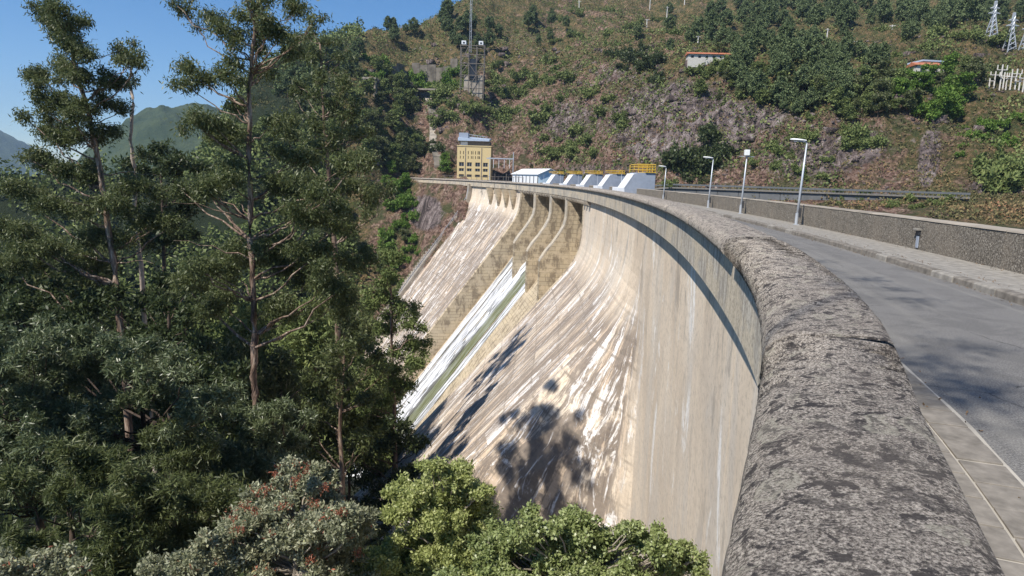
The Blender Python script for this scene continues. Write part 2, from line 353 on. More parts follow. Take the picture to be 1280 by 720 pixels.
CX = _sm(_herm(PC[:, 0])); CY = _sm(_herm(PC[:, 1]))
CS = np.r_[0, np.cumsum(np.hypot(np.diff(CX), np.diff(CY)))]; CS -= np.interp(0, CY, CS)
S0, S1 = CS[0]+.6, CS[-1]-.6
def En(s):
    x = np.interp(s, CS, CX); y = np.interp(s, CS, CY)
    dx = np.interp(s+.5, CS, CX)-np.interp(s-.5, CS, CX); dy = np.interp(s+.5, CS, CY)-np.interp(s-.5, CS, CY); l = math.hypot(dx, dy)
    return x, y, -dy/l, dx/l
def W(s, b, z):
    x, y, nx, ny = En(s); return (x+nx*b, y+ny*b, z)
def heading(s):
    x, y, nx, ny = En(s); return math.atan2(-nx, ny)-math.pi/2+math.pi/2   # placeholder, use rz() instead
def rz(s):
    x, y, nx, ny = En(s); return math.atan2(ny, nx)                         # local +x points downstream
def sweep(name, ss, prof, m, parent=None, closed=True, attr=None, smooth=False, jit=0, bevel=0):
    """prof(s) -> list of (b, z); swept along the crest, end caps added"""
    rows = []; UV = []; A = []
    for s in ss:
        p = prof(s); L = 0
        for i, (b, z) in enumerate(p):
            if i: L += math.hypot(b-p[i-1][0], z-p[i-1][1])
            q = W(s, b, z)
            rows.append((q[0], q[1], q[2])); UV.append((s, L))
            if attr: A.append(attr(s, b, z))
    k = len(prof(ss[0])); n = len(ss); V = rows; Fc = []
    for j in range(n-1):
        for i in range(k if closed else k-1):
            i2 = (i+1) % k; Fc.append((j*k+i, (j+1)*k+i, (j+1)*k+i2, j*k+i2))
    me = bpy.data.meshes.new(name)
    if closed: Fc += [tuple(range(k)), tuple((n-1)*k+i for i in range(k))[::-1]]
    if jit:
        V = [(x+rnd.uniform(-jit, jit), y+rnd.uniform(-jit, jit), z+rnd.uniform(-jit, jit)) for x, y, z in V]
    me.from_pydata(V, [], Fc); l = me.uv_layers.new(name='UVMap')
    idx = np.zeros(len(me.loops), np.int32); me.loops.foreach_get('vertex_index', idx); l.data.foreach_set('uv', np.array(UV, np.float32)[idx].ravel())
    if attr:
        for nm in A[0]:
            a = me.attributes.new(nm, 'FLOAT', 'POINT'); a.data.foreach_set('value', [d[nm] for d in A])
    me.materials.append(m)
    if smooth: me.polygons.foreach_set('use_smooth', np.ones(len(me.polygons), bool))
    me.update(); o = bpy.data.objects.new(name, me); col.objects.link(o); o.parent = parent
    if bevel:
        b = o.modifiers.new('bevel', 'BEVEL'); b.width = bevel; b.segments = 2; b.limit_method = 'ANGLE'
    return o
def span(a, b, step):
    n = max(1, int(math.ceil((b-a)/step))); return [a+(b-a)*i/n for i in range(n+1)]

ROAD = -1.95; WALK = -1.80
SPL, SPR = 130., 81.        # spillway limits along the crest
ABUT = 168.
def softp(x, k): return k*math.log1p(math.exp(min(x/k, 40)))
def wface(s, d):            # how far the face stands out downstream of the upright wall at depth d
    m = np.interp(s, [48, 82, 130], [.9, .88, .75]); d1 = np.interp(s, [39, 50, 82, 130, 170], [8, 7.6, 9.4, 6.6, 6.0])
    a = np.interp(s, [39, 46], [0, 1]); a = a*a*(3-2*a)
    return a*m*(softp(d-d1, 1.1)-softp(2.4-d1, 1.1))
def wfloor(d): return .77*softp(d-13, 1.2)
def runattr(s, b, z):
    d = -z; d1 = np.interp(s, [39, 50, 82, 130, 170], [8, 7.6, 9.4, 6.6, 6.0]); return {'run': float(np.clip((d-d1+.3)/2.2, 0, 1)*np.clip((s-38.8)/1.2, 0, 1))}
BW = -.7
dam = thing('dam', 'long curved pale concrete dam with streaked downstream face, spillway and roadway on its crest', 'dam', (0, 0, 0))
# monoliths of the face, one block per construction joint
edges = [S0, -4, 2, 8, 14, 20, 26, 32.4, 39, 45, 51, 57, 63, 69, 75, SPR]
edgesL = [SPL, 136, 142, 148, 154, 161, ABUT]
def dprof(s):
    ds = [2.45, 3.2, 4, 5, 6, 7, 8, 9, 10, 11, 12, 13.5, 15, 18, 22, 27, 33, 40, 48, 58]
    return [(BW+wface(s, d), -d) for d in ds]+[(-7.6, -58), (-7.6, -2.45)]
for E_ in (edges, edgesL):
    for a, b in zip(E_[:-1], E_[1:]):
        sweep('concrete_block', span(a+.02, b-.02, 1.5), dprof, M['dam'], dam, attr=runattr)
# dark joint filling, recessed behind the blocks
for E_ in (edges[1:-1], edgesL[1:-1]):
    for a in E_:
        sweep('joint', [a-.03, a+.03], lambda s: [(BW-.05+wface(s, d), -d) for d in (2.45, 5, 7, 8, 9, 10, 11, 12, 15, 22, 33, 58)]+[(-3, -58), (-3, -2.45)], M['dark_steel'], dam)
# spillway floor and piers
sweep('spillway_floor', span(SPR, SPL, 3), lambda s: [(-7.0, -7.2), (-6.2, -7.0), (-5, -7.4), (-3.5, -8.8), (-2, -10.6)]+[(BW+wfloor(d), -d) for d in (13, 14, 15.5, 18, 22, 28, 35, 42, 50, 58)]+[(-7, -58)], M['pier'], dam)
def wallprof(s):
    return [(BW+.25+wface(s, d), -d) for d in (2.45, 4, 5, 6, 7, 8, 9, 10, 11, 12, 15, 20, 30, 45, 58)]+[(-7.6, -58), (-7.6, -2.45)]
def side_uv(o, s0):
    me = o.data; l = me.uv_layers[0]; x, y, nx, ny = En(s0)
    for lp in me.loops:
        v = me.vertices[lp.vertex_index].co; l.data[lp.index].uv = ((v.x-x)*nx+(v.y-y)*ny, v.z)
def wallprofR(s): return [(b-.27, z) for b, z in wallprof(s)[:-2]]+[(-7.6, -58), (-7.6, -2.45)]
o = sweep('training_wall', [SPL-1.2, SPL-.02], wallprof, M['pier'], dam); side_uv(o, SPL)
o = sweep('training_wall', [SPR+.02, SPR+1.0], wallprofR, M['pier'], dam); side_uv(o, SPR)
pp = [(-.35, -2.5), (-.35, -5.2), (-.1, -6.4), (.5, -7.6), (1.4, -8.9), (2.4, -10.2), (3.2, -11.3), (3.3, -11.6), (3.3, -24), (-7.4, -24), (-7.4, -2.5)]
for s in (92.6, 105, 117.4):
    o = sweep('spillway_pier', [s-.8, s+.8], lambda q: pp, M['pier'], dam); side_uv(o, s)
    o = sweep('pier_lit_edge', [s-.78, s+.78], lambda q: [(-.34, -2.52), (-.34, -5.2), (-.09, -6.4), (.51, -7.6), (1.41, -8.9), (2.41, -10.2), (3.22, -11.3), (3.32, -11.5), (3.2, -11.1), (2.55, -10.05), (1.55, -8.8), (.65, -7.45), (.03, -6.3), (-.2, -5.2), (-.2, -2.52)], M['fascia'], dam)  # pale front strip paints the sunlit edge of the brown pier
for a, b in ((82, 91.8), (93.4, 104.2), (105.8, 116.6), (118.2, 128.8)):
    sweep('spillway_gate', span(a, b, 3), lambda s: [(-5.9, -2.6), (-5.4, -4.5), (-5.5, -7.3), (-5.8, -7.3), (-5.8, -4.5), (-6.2, -2.6)], M['dark_steel'], dam)
# corbel fins left of the spillway
for s in (134.8, 140.6, 146.6, 152.8):
    o = sweep('buttress_fin', [s-.7, s+.7], lambda q: [(BW-.1, -2.5), (.75, -2.5), (.45, -3.6), (0., -5.4), (-.2, -6.6), (BW-.1, -6.8)], M['pier'], dam); side_uv(o, s)
# deck
sweep('deck_slab', span(S0, S1, 1.5), lambda s: [(-7.5, ROAD-.03), (-.3, ROAD-.03), (-.3, -2.415), (-7.5, -2.415)], M['old_concrete'], dam)
for s in np.arange(76, 131, 2.0):
    sweep('bracket', [s-.3, s+.3], lambda q: [(BW-.1, -2.44), (-.05, -2.44), (-.05, -2.62), (-.5, -2.95), (BW-.1, -2.95)], M['old_concrete'], dam)
def fprof(s): return [(-.22, -1.18), (-.22, -2.36), (-.26, -2.42), (-.55, -2.42), (-.55, -1.18)]
fe = [S0]+list(np.arange(-2, S1-4, 6.0))+[S1]
for a, b in zip(fe[:-1], fe[1:]): sweep('fascia_panel', span(a+.008, b-.008, .75 if a < 40 else 1.5), fprof, M['fascia'], dam)
# coping: broad rounded parapet cap, cast in lengths
def cprof(s):
    k = float(np.interp(s, [3, 5, 10, 20], [.63, .74, .88, .93]))
    return [(-.20, -1.21), (-.02, -1.19), (.02, -1.12), (0.0, -1.0), (-.05, -.94), (-.12, -.905), (-.20, -.885), (-.34*k/.7, -.87), (-.52*k/.7, -.862), (.06-k, -.868), (.018-k, -.888), (.0-k, -.93), (-k, -1.05), (-k, ROAD-.05), (.2-k, ROAD-.05), (.2-k, -1.21)]
def dense(p, step=.05):
    q = []
    for (a, b), (c, d) in zip(p, p[1:]+p[:1]):
        n = max(1, int(math.hypot(c-a, d-b)/step)); q += [(a+(c-a)*i/n, b+(d-b)*i/n) for i in range(n)]
    return q
ce = [S0, -3.2, 4.3, 11.8, 19.3, 26.8, 34.3]+list(np.arange(41.8, S1-4, 7.5))+[S1]
for a, b in zip(ce[:-1], ce[1:]):
    near = a < 12
    pr = (lambda s: dense(cprof(s), .055)) if near else cprof
    o = sweep('parapet_coping', span(a+.003, b-.003, .07 if near else .6), pr, M['parapet'], dam, smooth=True)
    o.data.polygons[-1].use_smooth = False; o.data.polygons[-2].use_smooth = False
    if near:
        me = o.data; co = np.zeros(len(me.vertices)*3, np.float32); me.vertices.foreach_get('co', co); co = co.reshape(-1, 3)
        d = fbm(co[:, 0]*9+co[:, 2]*5, co[:, 1]*9+co[:, 2]*3, 4, 3)*.017; co[:, 2] += d*(co[:, 2] > -1.3); co[:, 0] -= d*.5*(co[:, 2] > -1.16)
        me.vertices.foreach_set('co', co.ravel()); me.update()
# road, gutter slabs, kerb stones, footway
road = tag(sweep('road', span(S0, S1, 1.0), lambda s: [(-5.28, ROAD), (-.55, ROAD), (-.55, ROAD-.02), (-5.28, ROAD-.02)], M['asphalt']), kind='structure')
gut = tag(empty('gutter'), kind='structure')
mo = sweep('mortar_bed', span(S0, 30, .5), lambda s: [(-1.73+.012*math.sin(s*9), ROAD+.012), (-.6, ROAD+.012), (-.6, ROAD+.004), (-1.73, ROAD+.004)], M['mortar'], gut)
s = S0
while s < 26:
    for r_, (b0, b1) in enumerate(((-.63, -1.02), (-1.035, -1.38), (-1.40, -1.69))):
        o_ = (0, .17, .07)[r_]+rnd.uniform(-.01, .01); dz = rnd.uniform(0, .006)
        sweep('paving_slab', [s+o_+.012, s+o_+.36], lambda q: [(b1, ROAD+.022+dz), (b0, ROAD+.022+dz), (b0, ROAD+.005), (b1, ROAD+.005)], M['gutter'], gut, bevel=.004)
    s += .37
walk = tag(empty('footway'), kind='structure')
sweep('paving', span(S0, S1, 1.0), lambda s: [(-7.1, WALK), (-5.47, WALK), (-5.47, ROAD-.02), (-7.1, ROAD-.02)], M['pavement'], walk)
s = S0; nk = 0
while s < S1-2:
    L = rnd.uniform(.75, 1.05) if s < 150 else 3.; nk += 1
    dz = rnd.uniform(-.014, .012); db = rnd.uniform(-.018, .018); m_ = M['kerb'] if rnd.random() < .7 else M['pavement']
    sweep('kerb_stone', [s+.018, s+L-.018], lambda q: [(-5.46, WALK+.006+dz), (-5.30+db, WALK+dz), (-5.27+db, WALK-.03+dz), (-5.26+db, ROAD-.02), (-5.46, ROAD-.02)], m_, walk, bevel=.008 if s < 40 else 0)
    s += L
# upstream parapet
up = thing('upstream_parapet', 'dark rough concrete parapet wall with pale top along the footway beside the reservoir', 'parapet wall')
def uprof(s): return [(-7.1, WALK-.1), (-7.1, -.95), (-7.13, -.90), (-7.5, -.88), (-7.55, -.92), (-7.6, WALK-.6)]
ue = list(np.arange(S0, S1, 8.))+[S1]
for a, b in zip(ue[:-1], ue[1:]): sweep('wall_length', span(a+.004, b-.004, .5), lambda s: dense(uprof(s), .2), M['uparapet'], up, jit=.006)
for a, b in zip(ue[:-1], ue[1:]): sweep('coping', span(a+.01, b-.01, 1), lambda s: [(-7.085, -.91), (-7.10, -.875), (-7.52, -.855), (-7.57, -.91)], M['old_concrete'], up, jit=.004)
# outlet box in the upstream parapet
def near_s(x, y): return float(CS[np.argmin((CX-x)**2+(CY-y)**2)])
q = W(14.2, 0, 0)
def s_for_px(px, b, z):
    best = min(np.arange(2, 150, .1), key=lambda s: abs((lambda v: v[0]/v[1])(W(s, b, z)) - (lambda r_: r_[0]/r_[1])(ray(px, 285)))); return best
sb = s_for_px(1150, -7.1, -1.3)
bx = empty('outlet_box', W(sb, -7.09, -1.5), rz(sb)); bx.parent = up
m = MB(); m.box(0, .03, -.08, .08, -.25, .12); m.build('stained_plate', M['hood_grey'], bx, .01)
m = MB(); m.box(0, .05, -.11, .11, .15, .28); m.build('dark_opening', M['window_dark'], bx)
m = MB(); m.box(-.02, .13, -.14, .14, .28, .34); m.build('lid', M['pavement'], bx, .01)

# ---------------------------------------------------------------- terrain
def horizon(px): return 222+(px-640)*.0297
RB = ([-70, -40, -25, -14, -9.2, -7.6, -4.3, -2, 2, 8, 13, 25, 40, 75], [260, 225, 205, 196, 191, 180, 170, 178, 180, 172, 162, 150, 148, 150])
rid = [(-300, 300), (100, 262), (220, 232), (270, 195), (330, 130), (370, 98), (430, 92), (500, 64), (545, 42), (585, 14), (620, -20), (700, -90), (800, -200), (1280, -500)]
RT = [math.degrees(math.atan((p-640)/F)) for p, y in rid]; RE = [(horizon(p)-y)/F for p, y in rid]
WATER = -5.3
def T(x, y, rough=True):
    x = np.asarray(x, float); y = np.asarray(y, float)
    th = np.degrees(np.arctan2(x, y)); r = np.hypot(x, y)
    rb = np.interp(th, *RB)
    u = r-rb; plat = np.interp(th, [-30, -13, -8, -1, 3, 8], [4, 6, 34, 44, 30, 9])
    u2 = np.maximum(u-plat, 0); s2 = np.interp(th, [-12, -4, 4, 11], [.58, .6, .46, .34])
    big = fbm(x/70, y/70, 4, 5)
    s1 = np.interp(th, [-20, 8, 14, 33, 40], [.6, .75, .8, .6, .4])
    k1 = np.interp(th, [-20, 8, 14, 28, 40], [48, 50, 46, 34, 30])
    lv = np.interp(th, [8, 13], [-2.2, -1.2])
    h = lv + s1*np.minimum(u2, k1)+s2*np.clip(u2-k1, 0, 150)+.46*np.maximum(u2-k1-150, 0)
    cap = 400*np.interp(th, RT, RE)
    h = h + big*np.clip(u2/25, 0, 1)*9
    kk = 10.; h = -kk*np.log(np.exp(-np.clip(h, -80, 700)/kk)+np.exp(-np.clip(cap, -80, 700)/kk)) - .5*np.clip(r-480, 0, 1e9)*(th < 5)
    if rough:
        g = 1-np.abs(fbm(x/17+3, y/17, 5, 21))*2.2
        h = h + (g-.5)*np.clip(u2/10, 0, 1)*4.2 + fbm(x/4.5, y/4.5, 4, 31)*np.clip(u2/10, 0, 1)*1.7 + (1-np.abs(fbm(x/8, y/8, 3, 77))*3)*np.clip(u2/10, 0, 1)*1.2
    # below the far road
    xe = np.interp(y, CY, CX); upst = x > xe-3.2
    sl = np.interp(th, [10, 14, 16, 24, 30, 38], [1.0, .6, .14, .16, .16, .2]); dr = np.interp(th, [10, 14, 20, 28, 32], [0, 3.6, 3.2, 1.6, .6])
    lowu = lv-.2 - dr*np.clip(-u/1.5, 0, 1) - sl*np.maximum(-u-1.5, 0) + fbm(x/7, y/7, 4, 9)*1.2*np.clip(-u/6, 0, 1)
    lowd = -2.4 - 1.05*np.maximum(-u, 0) + fbm(x/9, y/9, 5, 9)*3.5*np.clip(-u/8, 0, 1)
    nearb = -9.5-.43*y+.12*np.maximum(-x, 0)+fbm(x/9+4, y/9, 4, 14)*1.6
    nearb = np.where(x > -3, nearb, nearb)
    lowd = np.maximum(np.maximum(lowd, nearb), -52+fbm(x/6, y/6, 3, 8)*1.2)
    low = np.where(upst, np.maximum(lowu, -30), lowd)
    return np.where(u < 0, low, h)
th_ = np.concatenate([np.arange(-74, -46, .5), np.arange(-46, 48, .13), np.arange(48, 74, .5)])
r_ = np.concatenate([np.geomspace(2.5, 110, 70)[:-1], np.arange(110, 170, 1.3), np.arange(170, 300, .85), np.geomspace(300, 900, 130)])
TH, RR = np.meshgrid(np.radians(th_), r_); GX = RR*np.sin(TH); GY = RR*np.cos(TH); GZ = T(GX, GY)
nr, nt = GX.shape; I = np.arange(nr*nt).reshape(nr, nt)
FQ = np.stack([I[:-1, :-1], I[:-1, 1:], I[1:, 1:], I[1:, :-1]], -1).reshape(-1, 4)[:, ::-1]
thd = np.degrees(TH); el = GZ/np.hypot(GX, GY)
veg = np.interp(el, [-.02, .10, .17, .26], [.25, .3, .62, .72])+np.interp(thd, [-20, -6, 5, 28, 36], [.35, .1, -.12, .1, .45])
rock = np.zeros_like(veg)+.17+.16*np.exp(-((el-.07)/.05)**2)*(thd > -3)
for (px, py, rx, ry, a) in ((835, 158, 70, 46, .8), (530, 265, 22, 22, .7), (1145, 205, 9, 28, .8), (1000, 205, 60, 30, .3), (1060, 190, 26, 16, .4), (640, 60, 40, 20, .2), (700, 150, 40, 26, .25), (760, 100, 40, 14, .3), (940, 150, 30, 20, .3), (1230, 235, 30, 10, .4), (1270, 105, 20, 12, .6), (740, 215, 60, 12, .3)):
    t0 = math.degrees(math.atan((px-640)/F)); e0 = (horizon(px)-py)/F
    rock += a*np.exp(-(((thd-t0)/(rx/F*57.3))**2+((el-e0)/(ry/F))**2)**2)
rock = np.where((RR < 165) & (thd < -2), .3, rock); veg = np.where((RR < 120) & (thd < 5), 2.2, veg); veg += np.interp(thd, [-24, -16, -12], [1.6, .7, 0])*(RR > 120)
veg += .35*np.exp(-(((thd-24)/9)**2+((el-.15)/.05)**2))
tag(mesh_np('terrain', np.stack([GX, GY, GZ], -1).reshape(-1, 3), FQ, M['ground'], tint={'veg': veg.ravel(), 'rock': rock.ravel()}), kind='structure')
m = MB(); m.quad((-4, -60, WATER), (400, -60, WATER), (400, 230, WATER), (-4, 230, WATER)); 
m.v = [(8.5, -60, WATER), (400, -60, WATER), (400, 230, WATER), (8.5, 230, WATER)]
_vv = [W(s, -5, WATER) for s in np.arange(S0, 165, 4.)]
m = MB(); n0 = len(_vv); m.v = _vv+[(420, v[1]*1.3-40, WATER) for v in _vv]; m.f = [(i, n0+i, n0+i+1, i+1) for i in range(n0-1)]
tag(m.build('reservoir_water', M['river']), kind='structure')
m = MB(); m.quad((-260, 60, -51.2), (-8, 60, -51.2), (-8, 150, -51.2), (-260, 150, -51.2)); tag(m.build('river_water', M['river']), kind='structure')
# far hills
def ridge(name, R0, prof, depth, seed, amp):
    t = np.radians(np.arange(-60, 62, .12)); V = []; rows = [(-.12, -60), (-.06, 0), (0, 1), (.12, .8), (.3, -.1)]
    K = np.linspace(0, 1, 26); X = []; 
    e = np.interp(np.degrees(t), *prof)
    for k in K:
        rr = R0+depth*(k-1)
        z = (e*R0)*np.sin(k*math.pi/2)**1.2-60*(1-k)
        x = rr*np.sin(t); y = rr*np.cos(t); z = z+fbm(x/(R0*.06), y/(R0*.06), 5, seed)*amp*(.3+k*.7)+fbm(x/12., y/12., 2, seed+9)*7
        X.append(np.stack([x, y, z], -1))
    X.append(np.stack([(R0+400)*np.sin(t), (R0+400)*np.cos(t), e*R0*0-200], -1))
    X = np.array(X); n1, n2 = X.shape[:2]; I = np.arange(n1*n2).reshape(n1, n2)
    FQ = np.stack([I[:-1, :-1], I[:-1, 1:], I[1:, 1:], I[1:, :-1]], -1).reshape(-1, 4)[:, ::-1]
    return tag(mesh_np(name, X.reshape(-1, 3), FQ, M['forest_far']), kind='structure')
def pe(lst): return ([math.degrees(math.atan((p-640)/F)) for p, y in lst], [(horizon(p)-y)/F for p, y in lst])
ridge('hills', 1300, pe([(-300, 245), (60, 235), (120, 195), (165, 162), (205, 148), (260, 146), (330, 160), (420, 190), (600, 240)]), 520, 3, 22)
ridge('distant_hills', 4200, pe([(-600, 150), (-200, 160), (-60, 160), (0, 168), (50, 190), (110, 212), (200, 216), (500, 222), (1500, 240)]), 1500, 8, 90)
# wide ground sheet out to the horizon
m = MB(); m.quad((-4700, -4700, -70), (4700, -4700, -70), (4700, 4700, -70), (-4700, 4700, -70)); tag(m.build('ground', M['forest_far']), kind='structure')

def hit(px, py, rmin=140, rmax=880):
    d = ray(px, py); d = d/math.hypot(d[0], d[1]); rr = np.arange(rmin, rmax, 1.)
    z = T(d[0]*rr, d[1]*rr, False); k = np.argmax(z > d[2]*rr)
    if not (z > d[2]*rr).any(): return None
    return (float(d[0]*rr[k]), float(d[1]*rr[k]), float(rr[k]))
def gz(x, y): return float(T(np.array([x]), np.array([y]))[0])

# ---------------------------------------------------------------- foliage
def leaf_mesh(name, C, length, width, m, parent=None, droop=0., tint=None, k=4, clus=.3, up=0., tb=None, rng=rg):
    """C: spray centres (n,3); k leaves per spray, each a four-cornered blade"""
    n = len(C); C = np.repeat(np.asarray(C, float), k, 0); N_ = n*k
    d = rng.normal(size=(N_, 3)); d[:, 2] += up-droop; d /= np.linalg.norm(d, axis=1)[:, None]+1e-9
    s = np.cross(d, rng.normal(size=(N_, 3))); s /= np.linalg.norm(s, axis=1)[:, None]+1e-9
    L = length*rng.uniform(.6, 1.35, (N_, 1)); Wd = width*rng.uniform(.7, 1.3, (N_, 1))
    o = C+rng.normal(size=(N_, 3))*clus
    V = np.stack([o, o+d*L*.45+s*Wd*.5, o+d*L, o+d*L*.45-s*Wd*.5], 1).reshape(-1, 3)
    tb = rng.uniform(0, 1, n) if tb is None else tb
    t = np.clip(np.repeat(tb, k)*.7+rng.uniform(0, .45, N_)-.08, 0, 1)
    return mesh_np(name, V, np.arange(N_*4).reshape(-1, 4), m, parent, tint=np.repeat(t, 4))
def shell(c, r, n, rng=rg, flat=.75):
    """points scattered through an uneven clump, denser towards its outside and its upper half"""
    d = rng.normal(size=(n, 3)); d /= np.linalg.norm(d, axis=1)[:, None]
    lob = rng.normal(size=(7, 3)); lob /= np.linalg.norm(lob, axis=1)[:, None]
    g = (np.maximum(d@lob.T, 0)**7).max(1)
    rr = rng.uniform(.12, 1, n)**.45*(.5+.75*g)
    p = d*rr[:, None]; p[:, 2] = p[:, 2]*flat
    return np.asarray(c)+p*r
def bez(a, b, sag, n=6, jit=.0):
    a = Vector(a); b = Vector(b); mid = (a+b)/2+Vector((0, 0, sag)); out = []
    for i in range(n+1):
        t = i/n; p = a*(1-t)**2+mid*2*t*(1-t)+b*t*t
        if 0 < i < n: p += Vector((rnd.uniform(-jit, jit), rnd.uniform(-jit, jit), rnd.uniform(-jit, jit)))
        out.append(p)
    return out
def built_tree(name, label, cat, trunk, r0, clumps, leafmat, barkmat, llen, lwid, dens, group=None, droop=.5, k=5, clus=.16, twigs=5, r1=.06, limbs=True, flat=.75, dead=0, lk=1.):
    base = trunk[0]; t = thing(name, label, cat, base, 0, group); off = Vector(base)
    tp = [Vector(p)-off for p in trunk]; P2 = []
    for a, b in zip(tp[:-1], tp[1:]):
        for i in range(4): P2.append(a.lerp(b, i/4)+Vector((rnd.uniform(-.04, .04), rnd.uniform(-.04, .04), 0)))
    P2.append(tp[-1]); m = MB(); m.tube(P2, [r0+(r1-r0)*(i/(len(P2)-1))**.8 for i in range(len(P2))], 9); m.build('trunk', barkmat, t, smooth=True)
    tz = np.array([p.z for p in P2]); C = []; TB = []; tw = MB()
    for kc, (c, r) in enumerate(clumps):
        c = Vector(c)-off
        hd = min([(Vector((c.x-p.x, c.y-p.y)).length) for p in P2]); want = c.z-.75*hd-.3*r
        i = int(np.argmin(np.abs(tz-max(min(want, tz.max()-.1), tz[0]+.25*(tz.max()-tz[0])))))
        dist = (P2[i]-c).length; rr = (r0+(r1-r0)*(i/(len(P2)-1))**.8)
        if limbs and dist > r*.5 and (kc % 4 == 0 or rnd.random() < .35):
            q = bez(P2[i], c+Vector((0, 0, -r*.25)), -dist*.10, 7, dist*.035); ra = min(rr*.45, .013*dist+.018)*lk
            m = MB(); m.tube(q, [ra*(1-.72*j/7) for j in range(8)], 6); m.build('branch', barkmat, t, smooth=True)
        pts = shell((0, 0, 0), r, max(3, min(int(dens*.9*r*r), 20000)), flat=flat)+np.array(c)
        C.append(pts); TB.append(np.clip(rg.uniform(.0, .75, len(pts))+rg.uniform(-.12, .22), 0, 1))
        for j in range(twigs):
            e = pts[rg.integers(len(pts))]; tw.tube(bez(c+Vector((0, 0, -r*.3)), e, -.05*r, 3, r*.05), [.02+.006*r, .012, .008, .004], 3, False)
    for j in range(dead):
        i = rnd.randrange(len(P2)//4, len(P2)-2); a = rnd.uniform(0, 6.28); L = rnd.uniform(1.5, 3.6)
        tw.tube(bez(P2[i], P2[i]+Vector((math.cos(a)*L, math.sin(a)*L, rnd.uniform(-.3, 1.6))), .3, 6, .12), [.045, .04, .03, .022, .015, .01, .005], 4, False)
    if tw.v: tag(tw.build('twigs', barkmat, t), kind='stuff')
    C = np.concatenate(C); TB = np.concatenate(TB)
    leaf_mesh('foliage', C, llen, lwid, leafmat, t, droop=droop, k=k, clus=clus, tb=TB)
    return t
def pc(lst, Y, dy=2.0):
    out = []
    for px, py, r in lst:
        yy = Y+rnd.uniform(-dy, dy); p = at(px, py, yy); R_ = r*yy/F*1.08; out.append((tuple(p), R_*.62))
        for j in range(3):
            a = rnd.uniform(0, 6.28); q = R_*rnd.uniform(.55, .95); out.append(((p[0]+q*math.cos(a)*1.1, p[1]+q*math.sin(a), p[2]+R_*rnd.uniform(-.55, .6)), R_*rnd.uniform(.32, .58)))
    return out
def ptr(lst, Y, ground=True):
    pts = [Vector(at(px, py, Y)) for px, py in lst]
    if ground:
        p = pts[0]; g = gz(p.x, p.y)
        if g < p.z-.5: pts.insert(0, Vector((p.x+rnd.uniform(-.3, .3), p.y, g-.3)))
    return pts

# the two tall eucalyptus trees and the trees round them
B = [(229, 11, 15), (262, 22, 17), (319, 8, 17), (375, 11, 16), (392, 24, 11), (296, 43, 24), (326, 41, 24), (349, 40, 22), (259, 98, 23), (235, 102, 15), (280, 92, 18), (300, 80, 13), (366, 66, 13), (330, 88, 15),
     (306, 128, 15), (265, 152, 22), (246, 152, 15), (285, 172, 24), (342, 152, 20), (372, 196, 24), (402, 182, 22), (432, 204, 22), (440, 232, 22), (398, 240, 26), (350, 232, 22), (286, 222, 26), (258, 232, 24), (422, 282, 22), (380, 272, 22),
     (290, 322, 30), (330, 316, 28), (360, 332, 26), (250, 332, 26), (384, 312, 22), (400, 352, 26), (232, 352, 24), (342, 384, 22), (440, 330, 20), (420, 372, 24), (280, 372, 24)]
built_tree('eucalyptus_tree', 'tall eucalyptus with forked reddish trunk and layered open crown, its top cut by the frame', 'tree',
           ptr([(321, 560), (318, 470), (318, 400), (313, 300), (311, 200), (312, 110), (318, 40), (325, -8)], 30), .24, pc([(a, b, r*(1.32 if b > 200 else 1.05)) for a, b, r in B], 30, 2.2), M['leaf_euc'], M['bark_euc'],   .21, .052, 430, droop=.8, dead=12, flat=.6)
A = [(55, 18, 13), (80, 15, 15), (98, 28, 14), (75, 40, 20), (95, 60, 18), (50, 92, 16), (80, 84, 20), (104, 96, 18), (150, 60, 13), (163, 74, 10), (135, 95, 14), (75, 122, 20), (55, 135, 18), (100, 130, 22), (130, 128, 16), (150, 102, 14),
     (60, 165, 20), (92, 168, 20), (125, 162, 17), (55, 200, 20), (80, 212, 24), (112, 218, 20), (50, 250, 26), (90, 260, 26), (30, 290, 26), (132, 252, 22), (168, 232, 22), (188, 272, 26), (150, 300, 28), (60, 310, 28), (100, 322, 28), (20, 330, 28)]
built_tree('eucalyptus_tree', 'tall dark eucalyptus with leaning trunk and ragged crown near the left edge', 'tree',
           ptr([(152, 430), (143, 330), (133, 270), (122, 200), (110, 140), (95, 90), (88, 50), (86, 22)], 37), .24, pc([(a, b, r*1.18) for a, b, r in A], 37, 2.2), M['leaf_euc'], M['bark_euc'], .23, .058, 380, droop=.7, dead=12, flat=.7)
built_tree('eucalyptus_tree', 'slender pale bare-stemmed eucalyptus with a small tuft on top beside the leaning one', 'tree',
           ptr([(176, 330), (168, 270), (169, 220), (163, 175), (167, 130), (162, 100), (164, 84)], 40), .16, pc([(163, 78, 12), (156, 70, 10), (168, 100, 9), (176, 190, 12), (178, 230, 18)], 40, 1), M['leaf_euc'], M['bark_pale'], .28, .08, 170, droop=.6)
built_tree('eucalyptus_tree', 'dark eucalyptus standing behind the open layered one, its top near the hill skyline', 'tree',
           ptr([(420, 330), (412, 230), (405, 150), (400, 55)], 56), .3, pc([(385, 45, 12), (410, 52, 12), (395, 68, 17), (426, 70, 12), (400, 95, 20), (378, 112, 18), (430, 105, 17), (415, 130, 22), (390, 150, 22), (440, 140, 18), (446, 168, 20), (405, 180, 24), (370, 170, 18), (420, 215, 24), (455, 210, 16), (380, 225, 22), (470, 235, 16), (462, 262, 18)], 56, 3), M['leaf_euc'], M['bark_euc'], .34, .10, 95, droop=.4, flat=.85)
